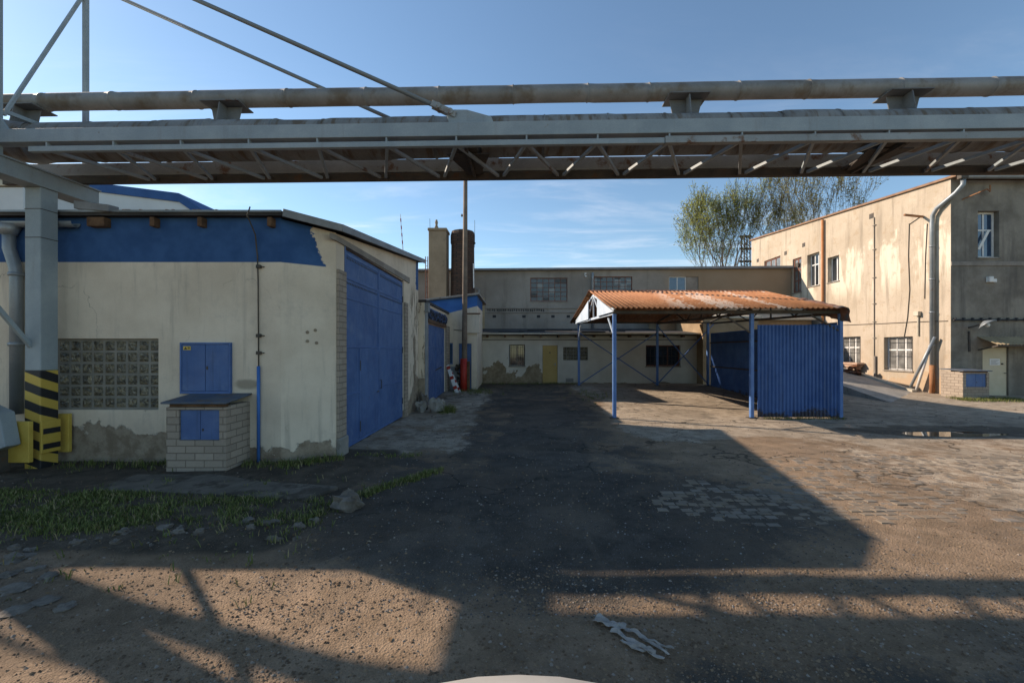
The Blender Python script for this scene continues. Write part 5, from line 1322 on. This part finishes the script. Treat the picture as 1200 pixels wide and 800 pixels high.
def grassblades():
    rnd = random.Random(12); mb = MB()
    def tuft(x, y, n, h, spread):
        for _ in range(n):
            a = rnd.uniform(0, 6.28); r = abs(rnd.gauss(0, spread)); px_, py_ = x+r*math.cos(a), y+r*math.sin(a); z = H(px_, py_)-.004
            hh = h*rnd.uniform(.5, 1.25); l = rnd.uniform(.3, 1.0)*hh; b = rnd.uniform(0, 6.28); w = rnd.uniform(.003, .006)
            dx, dy = math.cos(b), math.sin(b); i = len(mb.v)
            mb.v += [Vector((px_-dy*w, py_+dx*w, z)), Vector((px_+dy*w, py_-dx*w, z)), Vector((px_+dx*l*.4+dy*w*.8, py_+dy*l*.4-dx*w*.8, z+hh*.65)), Vector((px_+dx*l*.4-dy*w*.8, py_+dy*l*.4+dx*w*.8, z+hh*.65)), Vector((px_+dx*l, py_+dy*l, z+hh))]
            mb.f += [(i, i+1, i+2, i+3), (i+3, i+2, i+4)]
    k = 0
    while k < 1700:   # the strip
        x = rnd.uniform(-8.2, -2.35); t = (x+8.2)/5.85
        lo, hi = 4.28+.62*sm(t*1.05), 5.75-.12*t+.3*(1-t)
        y = rnd.uniform(lo-.15, hi)
        if nz(x, y, 1.1, 17)+.5*nz(x, y, 3.1, 18)+.22 < rnd.random()*.7: continue
        tuft(x, y, 10, .028*rnd.uniform(.5, 2.6), .06); k += 1
    for _ in range(420): x = rnd.uniform(-8.2, -2.1); tuft(x, 4.9+rnd.gauss(0, .75), rnd.randint(2, 6), .05*rnd.uniform(.5, 2), .04)
    for _ in range(120): x = rnd.uniform(-8, -3.6); tuft(x, FY-.12-abs(rnd.gauss(0, .18)), 9, .09, .05)
    for _ in range(170):
        t = rnd.random(); tuft(-2.25+t*.95+rnd.gauss(0, .05), 5.75+1.35*t+rnd.gauss(0, .07), 9, .065, .05)
    for _ in range(60): t = rnd.random(); tuft(-4.0+t*.75+rnd.gauss(0, .08), 7.2+.5*t+rnd.gauss(0, .1), 9, .10, .05)
    for _ in range(50): t = rnd.random(); tuft(-3.1+t*1.3, 8.1+rnd.gauss(0, .1), 6, .05, .05)
    for _ in range(40): tuft(-2.3+rnd.gauss(0, .12), 13.75+rnd.gauss(0, .2), 14, .22, .08)
    for _ in range(70): tuft(-1.9+rnd.gauss(0, .5), 18.6+rnd.gauss(0, .4), 10, .14, .08)
    for _ in range(120): tuft(rnd.uniform(-2.4, 3), 21.9+rnd.gauss(0, .18), 8, .10, .06)
    for _ in range(60): tuft(rnd.gauss(3.0, .35), 17.6+rnd.gauss(0, .9), 8, .10, .06)
    for _ in range(260): x = rnd.uniform(16.9, 19.1); tuft(x, 16.3+rnd.gauss(0, .22), 10, .11, .08)
    for _ in range(60): tuft(rnd.uniform(7.1, 9.5), 12.35+rnd.gauss(0, .06), 8, .08, .04)
    for _ in range(90): t = rnd.random(); tuft(-6.3-t*1.6+rnd.gauss(0, .1), 4.05-t*.5+rnd.gauss(0, .1), 9, .09, .05)
    tag(mb.build('grass', M['grass'], None, 0, False), kind='stuff')
grassblades()
def litter():
    rnd = random.Random(44); mb = MB()
    for _ in range(700):
        x = rnd.uniform(-7.5, -1.4); y = rnd.choice((4.1, 4.9, 6.9, 5.6))+rnd.gauss(0, .4)
        if rnd.random() < .2: x, y = rnd.uniform(-3, 5), rnd.uniform(2.5, 9)
        z = H(x, y)+.006; a = rnd.uniform(0, 6.28); s_ = rnd.uniform(.010, .028); c, d = math.cos(a)*s_, math.sin(a)*s_
        mb.quad((x-c, y-d, z), (x+d*.5, y-c*.5, z+rnd.uniform(0, .012)), (x+c, y+d, z+rnd.uniform(0, .015)), (x-d*.5, y+c*.5, z+rnd.uniform(0, .012)))
    tag(mb.build('leaf_litter', M['litter'], None, 0, False), kind='stuff')
litter()

# ------------------------------------------------------------------ trees
def tree(name, label, base, height, width, spread, seed, leafm, nleaf, lsize, stems=1, zfrac=.22, group='bare spring trees'):
    rnd = random.Random(seed); tb_ = MB(); tips = []
    def grow(p, d, ln, r, depth):
        n = 4; path = [p]; rad = [r]
        for k in range(n):
            d = (d+Vector((rnd.gauss(0, .08), rnd.gauss(0, .08), rnd.gauss(.11, .05)))).normalized(); p = p+d*ln/n
            path.append(p); rad.append(max(.018, r*(1-.40*(k+1)/n)))
            if depth >= 4: tips.append((p.copy(), d.copy()))
        tb_.tube(path, rad, 6 if depth < 2 else 4 if depth < 4 else 3, False)
        if depth >= 6: return
        kids = 3 if depth < 4 else rnd.choice((2, 3))
        for k in range(kids):
            az2 = rnd.uniform(0, 6.28); tilt = rnd.uniform(.22, .62)*spread*(1.0 if k else .45)
            ref = d.cross(Vector((math.cos(az2), math.sin(az2), .1))).normalized()
            nd = (Matrix.Rotation(tilt, 3, ref) @ d).normalized()
            src = path[-1] if k < 2 else path[-2]
            grow(src, nd, ln*rnd.uniform(.66, .86), rad[-1]*rnd.uniform(.62, .82), depth+1)
    B = Vector(base)
    for s_ in range(stems):
        a = 6.28*s_/stems+1; d0 = Vector((.30*math.cos(a)*(stems > 1), .2*math.sin(a)*(stems > 1), 1)).normalized()
        grow(B+Vector((.4*math.cos(a), .4*math.sin(a), 0))*(stems > 1), d0, height*zfrac*1.25, height*.0155, 0)
    zs = max(t[0].z for t in tips)-base[2]; xs = sorted(t[0].x-base[0] for t in tips); xr = (xs[int(len(xs)*.985)]-xs[int(len(xs)*.015)])
    mid_ = (xs[int(len(xs)*.985)]+xs[int(len(xs)*.015)])/2
    def fit(p): q = p-B; k = min(1, max(0, q.z/(zs*.35))); return B+Vector(((q.x-mid_*k)*width/xr, q.y*width/xr, q.z*height/zs))
    for v in tb_.v: v.xyz = fit(v)
    t = thing(name, label, 'tree', base, 0, group); tr = tb_.build('trunk', M['bark'], t)
    lm = MB()
    for _ in range(nleaf):
        p, d = rnd.choice(tips); p = fit(p)
        p = p+Vector((rnd.gauss(0, .20), rnd.gauss(0, .20), rnd.gauss(0, .20)))
        u_ = Vector((rnd.gauss(0, 1), rnd.gauss(0, 1), rnd.gauss(0, 1))).normalized(); w_ = u_.orthogonal().normalized(); s_ = lsize*rnd.uniform(.5, 1.2)
        lm.quad(p-u_*s_, p+w_*s_*.6, p+u_*s_, p-w_*s_*.6)
    lm.build('crown', leafm, t)
    return t
tree('spring_tree', 'tall broad tree in fresh green leaf behind the hall roof, left of the lattice mast', (28.0, 60, 0), 26.3, 11.3, .85, 5, M['leaf'], 17000, .14, 2)
tree('spring_tree', 'sparser brownish budding tree behind the sunlit ochre wall', (38.0, 57, 0), 28.5, 12.8, .95, 23, M['leaf2'], 14000, .135, 2)
lm_ = thing('lattice_mast', 'dark steel lattice mast beside the green tree above the ochre wall', 'mast', (37.2, 70, 0))
mb = MB(); s_ = .6
for dx in (-s_, s_):
    for dy in (-s_, s_): mb.bar((37.2+dx, 70+dy, 0), (37.2+dx*.75, 70+dy*.75, 20.8), .14, .14)
for k in range(17):
    z = 1+k*1.18
    for dy in (-.5, .5):
        mb.bar((37.2-.55, 70+dy, z), (37.2+.55, 70+dy, z+1.1), .08, .08); mb.bar((37.2+.55, 70+dy, z), (37.2-.55, 70+dy, z+1.1), .08, .08)
mb.build('lattice', M['darksteel'], lm_)
mb = MB()
for z in (16.5, 18.6, 20.6): mb.bar((36.2, 70, z), (38.2, 70, z), .25, .3)
mb.build('platform', M['darksteel'], lm_)

# ------------------------------------------------------------------ white car under the camera
CARX = .0
car = thing('white_car', 'white hatchback whose curved roof edge shows at the very bottom of the picture', 'car', (CARX, -1.3, 0))
def section(y, zt, w, zb=.28, crown=.10):
    pts = []
    for k in range(17):
        u = -1+2*k/16; s_ = 1-abs(u)**3.2
        pts.append((CARX+u*w, y, zb+(zt-crown-zb)*s_**.55+crown*(1-u*u)))
    return [(CARX-w*.96, y, zb)] + pts[1:-1] + [(CARX+w*.96, y, zb)]
def loft(secs):
    mb = MB(); n = len(secs[0])
    for s_ in secs: mb.v += [Vector(p) for p in s_]
    for a in range(len(secs)-1):
        for k in range(n): mb.f.append((a*n+k, a*n+(k+1) % n, (a+1)*n+(k+1) % n, (a+1)*n+k))
    mb.f.append(tuple(range(n-1, -1, -1))); mb.f.append(tuple((len(secs)-1)*n+k for k in range(n)))
    return mb
loft([section(-3.25, .60, .70), section(-3.15, .74, .80), section(-2.3, .92, .84), section(-1.6, .96, .85), section(0, .95, .85), section(.66, .93, .82), section(.78, .80, .78), section(.80, .5, .76)]).build('body', M['carpaint'], car, 0, True)
cb = loft([section(-2.2, .95, .70, .85, .02), section(-1.35, 1.42, .60, .85, .16), section(-.6, 1.50, .60, .85, .20), section(.1, 1.50, .60, .85, .20), section(.50, 1.495, .58, .85, .20), section(.63, 1.488, .56, .85, .20), section(.70, 1.468, .54, .85, .19), section(.745, 1.428, .53, .85, .17), section(.77, 1.36, .56, .85, .12), section(.80, .95, .66, .85, .05)])
cb.build('roof', M['carpaint'], car, 0, True)
MB().hexa([(CARX-.49, .76, 1.0), (CARX+.49, .76, 1.0), (CARX+.49, .805, 1.0), (CARX-.49, .805, 1.0)], [(CARX-.41, .73, 1.28), (CARX+.41, .73, 1.28), (CARX+.41, .782, 1.28), (CARX-.41, .782, 1.28)]).build('rear_window', M['glass'], car, .01)
for sx in (-1, 1):
    MB().box(CARX+sx*.63-.07, CARX+sx*.63+.07, .76, .825, .62, .84).build('tail_light', M['redlamp'], car, .015)
    MB().hexa([(CARX+sx*.60, -1.75, 1.0), (CARX+sx*.66, -1.75, 1.0), (CARX+sx*.66, .35, 1.0), (CARX+sx*.60, .35, 1.0)], [(CARX+sx*.52, -1.25, 1.28), (CARX+sx*.585, -1.25, 1.28), (CARX+sx*.585, .25, 1.28), (CARX+sx*.52, .25, 1.28)]).build('side_window', M['glass'], car, .01)
    for y in (-2.55, .15):
        w = MB().lathe([(.20, -.10), (.29, -.09), (.30, -.04), (.30, .04), (.29, .09), (.20, .10)], (CARX+sx*.76, y, .30), 'X', 24).build('wheel', M['rubber'], car)
        MB().lathe([(.05, -.11), (.19, -.104), (.19, .104), (.05, .11)], (CARX+sx*.76, y, .30), 'X', 18).build('rim', M['galv'], w)
box('number_plate', M['paper'], car, CARX-.23, CARX+.23, .80, .82, .55, .65, .004)

# ------------------------------------------------------------------ light, sky, camera
SUN = Vector((-1.63, .775, 1.0)).normalized()
sl = bpy.data.lights.new('sun', 'SUN'); sl.energy = 4.2; sl.angle = R(.53); sl.color = (1.0, .91, .79)
so_ = bpy.data.objects.new('sun', sl); COL.objects.link(so_); so_.rotation_euler = (-SUN).to_track_quat('-Z', 'Y').to_euler(); so_.location = (-20, 12, 20)
w = bpy.data.worlds.new('World'); sc.world = w; w.use_nodes = True
nt = w.node_tree; nt.nodes.clear()
out = nt.nodes.new('ShaderNodeOutputWorld'); bg = nt.nodes.new('ShaderNodeBackground'); nt.links.new(bg.outputs[0], out.inputs[0])
sky = nt.nodes.new('ShaderNodeTexSky'); sky.sky_type = 'NISHITA'; sky.sun_disc = False
sky.sun_elevation = math.asin(SUN.z); sky.sun_rotation = math.atan2(SUN.x, SUN.y)
sky.air_density = 1.0; sky.dust_density = .15; sky.ozone_density = 1.5; sky.altitude = 200
tc = nt.nodes.new('ShaderNodeTexCoord'); sep = nt.nodes.new('ShaderNodeSeparateXYZ'); nt.links.new(tc.outputs['Generated'], sep.inputs[0])
# thin cirrus: direction projected on a flat cloud layer
mx = nt.nodes.new('ShaderNodeMath'); mx.operation = 'MAXIMUM'; nt.links.new(sep.outputs[2], mx.inputs[0]); mx.inputs[1].default_value = .06
dv = nt.nodes.new('ShaderNodeVectorMath'); dv.operation = 'DIVIDE'; cmb = nt.nodes.new('ShaderNodeCombineXYZ')
for k in range(3): nt.links.new(mx.outputs[0], cmb.inputs[k])
nt.links.new(tc.outputs['Generated'], dv.inputs[0]); nt.links.new(cmb.outputs[0], dv.inputs[1])
mp = nt.nodes.new('ShaderNodeMapping'); mp.inputs['Scale'].default_value = (.55, 1.5, 0); mp.inputs['Rotation'].default_value = (0, 0, R(-18)); nt.links.new(dv.outputs[0], mp.inputs[0])
cn1 = nt.nodes.new('ShaderNodeTexNoise'); cn1.inputs['Scale'].default_value = 1.1; cn1.inputs['Detail'].default_value = 9; cn1.inputs['Roughness'].default_value = .62; cn1.inputs['Distortion'].default_value = .5
nt.links.new(mp.outputs[0], cn1.inputs['Vector'])
mr = nt.nodes.new('ShaderNodeMapRange'); mr.interpolation_type = 'SMOOTHSTEP'; mr.inputs[1].default_value = .46; mr.inputs[2].default_value = .82; mr.inputs[3].default_value = 0; mr.inputs[4].default_value = .36
nt.links.new(cn1.outputs[0], mr.inputs[0])
mxc = nt.nodes.new('ShaderNodeMix'); mxc.data_type = 'RGBA'; lowm = nt.nodes.new('ShaderNodeMapRange'); lowm.interpolation_type = 'SMOOTHSTEP'; lowm.inputs[1].default_value = .52; lowm.inputs[2].default_value = .22; lowm.inputs[3].default_value = .12; lowm.inputs[4].default_value = 1
nt.links.new(sep.outputs[2], lowm.inputs[0]); cm = nt.nodes.new('ShaderNodeMath'); cm.operation = 'MULTIPLY'; nt.links.new(mr.outputs[0], cm.inputs[0]); nt.links.new(lowm.outputs[0], cm.inputs[1])
nt.links.new(cm.outputs[0], mxc.inputs[0]); tint = nt.nodes.new('ShaderNodeMix'); tint.data_type = 'RGBA'; tint.blend_type = 'MULTIPLY'; tint.inputs[0].default_value = 1; nt.links.new(sky.outputs[0], tint.inputs[6]); tint.inputs[7].default_value = (.82, 1.04, 1.11, 1); nt.links.new(tint.outputs[2], mxc.inputs[6]); mxc.inputs[7].default_value = (8.5, 8.8, 9.2, 1)
nt.links.new(mxc.outputs[2], bg.inputs[0]); bg.inputs[1].default_value = .106
cam = bpy.data.cameras.new('camera'); co = bpy.data.objects.new('camera', cam); COL.objects.link(co)
co.location = (0, 0, EYE); co.rotation_euler = (R(90), 0, 0); cam.sensor_fit = 'HORIZONTAL'; cam.sensor_width = 36; cam.lens = 36*F/1200
cam.shift_x = -(CX-600)/1200; cam.shift_y = (CY-400)/1200; cam.clip_start = .05; cam.clip_end = 1500
sc.camera = co
sc.view_settings.view_transform = 'Standard'; sc.view_settings.look = 'None'; sc.view_settings.exposure = 0.74; sc.view_settings.gamma = 1
try: sc.view_settings.use_curve_mapping = False
except Exception: pass
sc.view_settings.use_white_balance = True; sc.view_settings.white_balance_temperature = 7400; sc.view_settings.white_balance_tint = 16
sc.cycles.use_denoising = True
try: sc.cycles.denoiser = 'OPENIMAGEDENOISE'
except Exception: pass
sc.cycles.max_bounces = 8; sc.cycles.diffuse_bounces = 4
sc.render.use_persistent_data = False
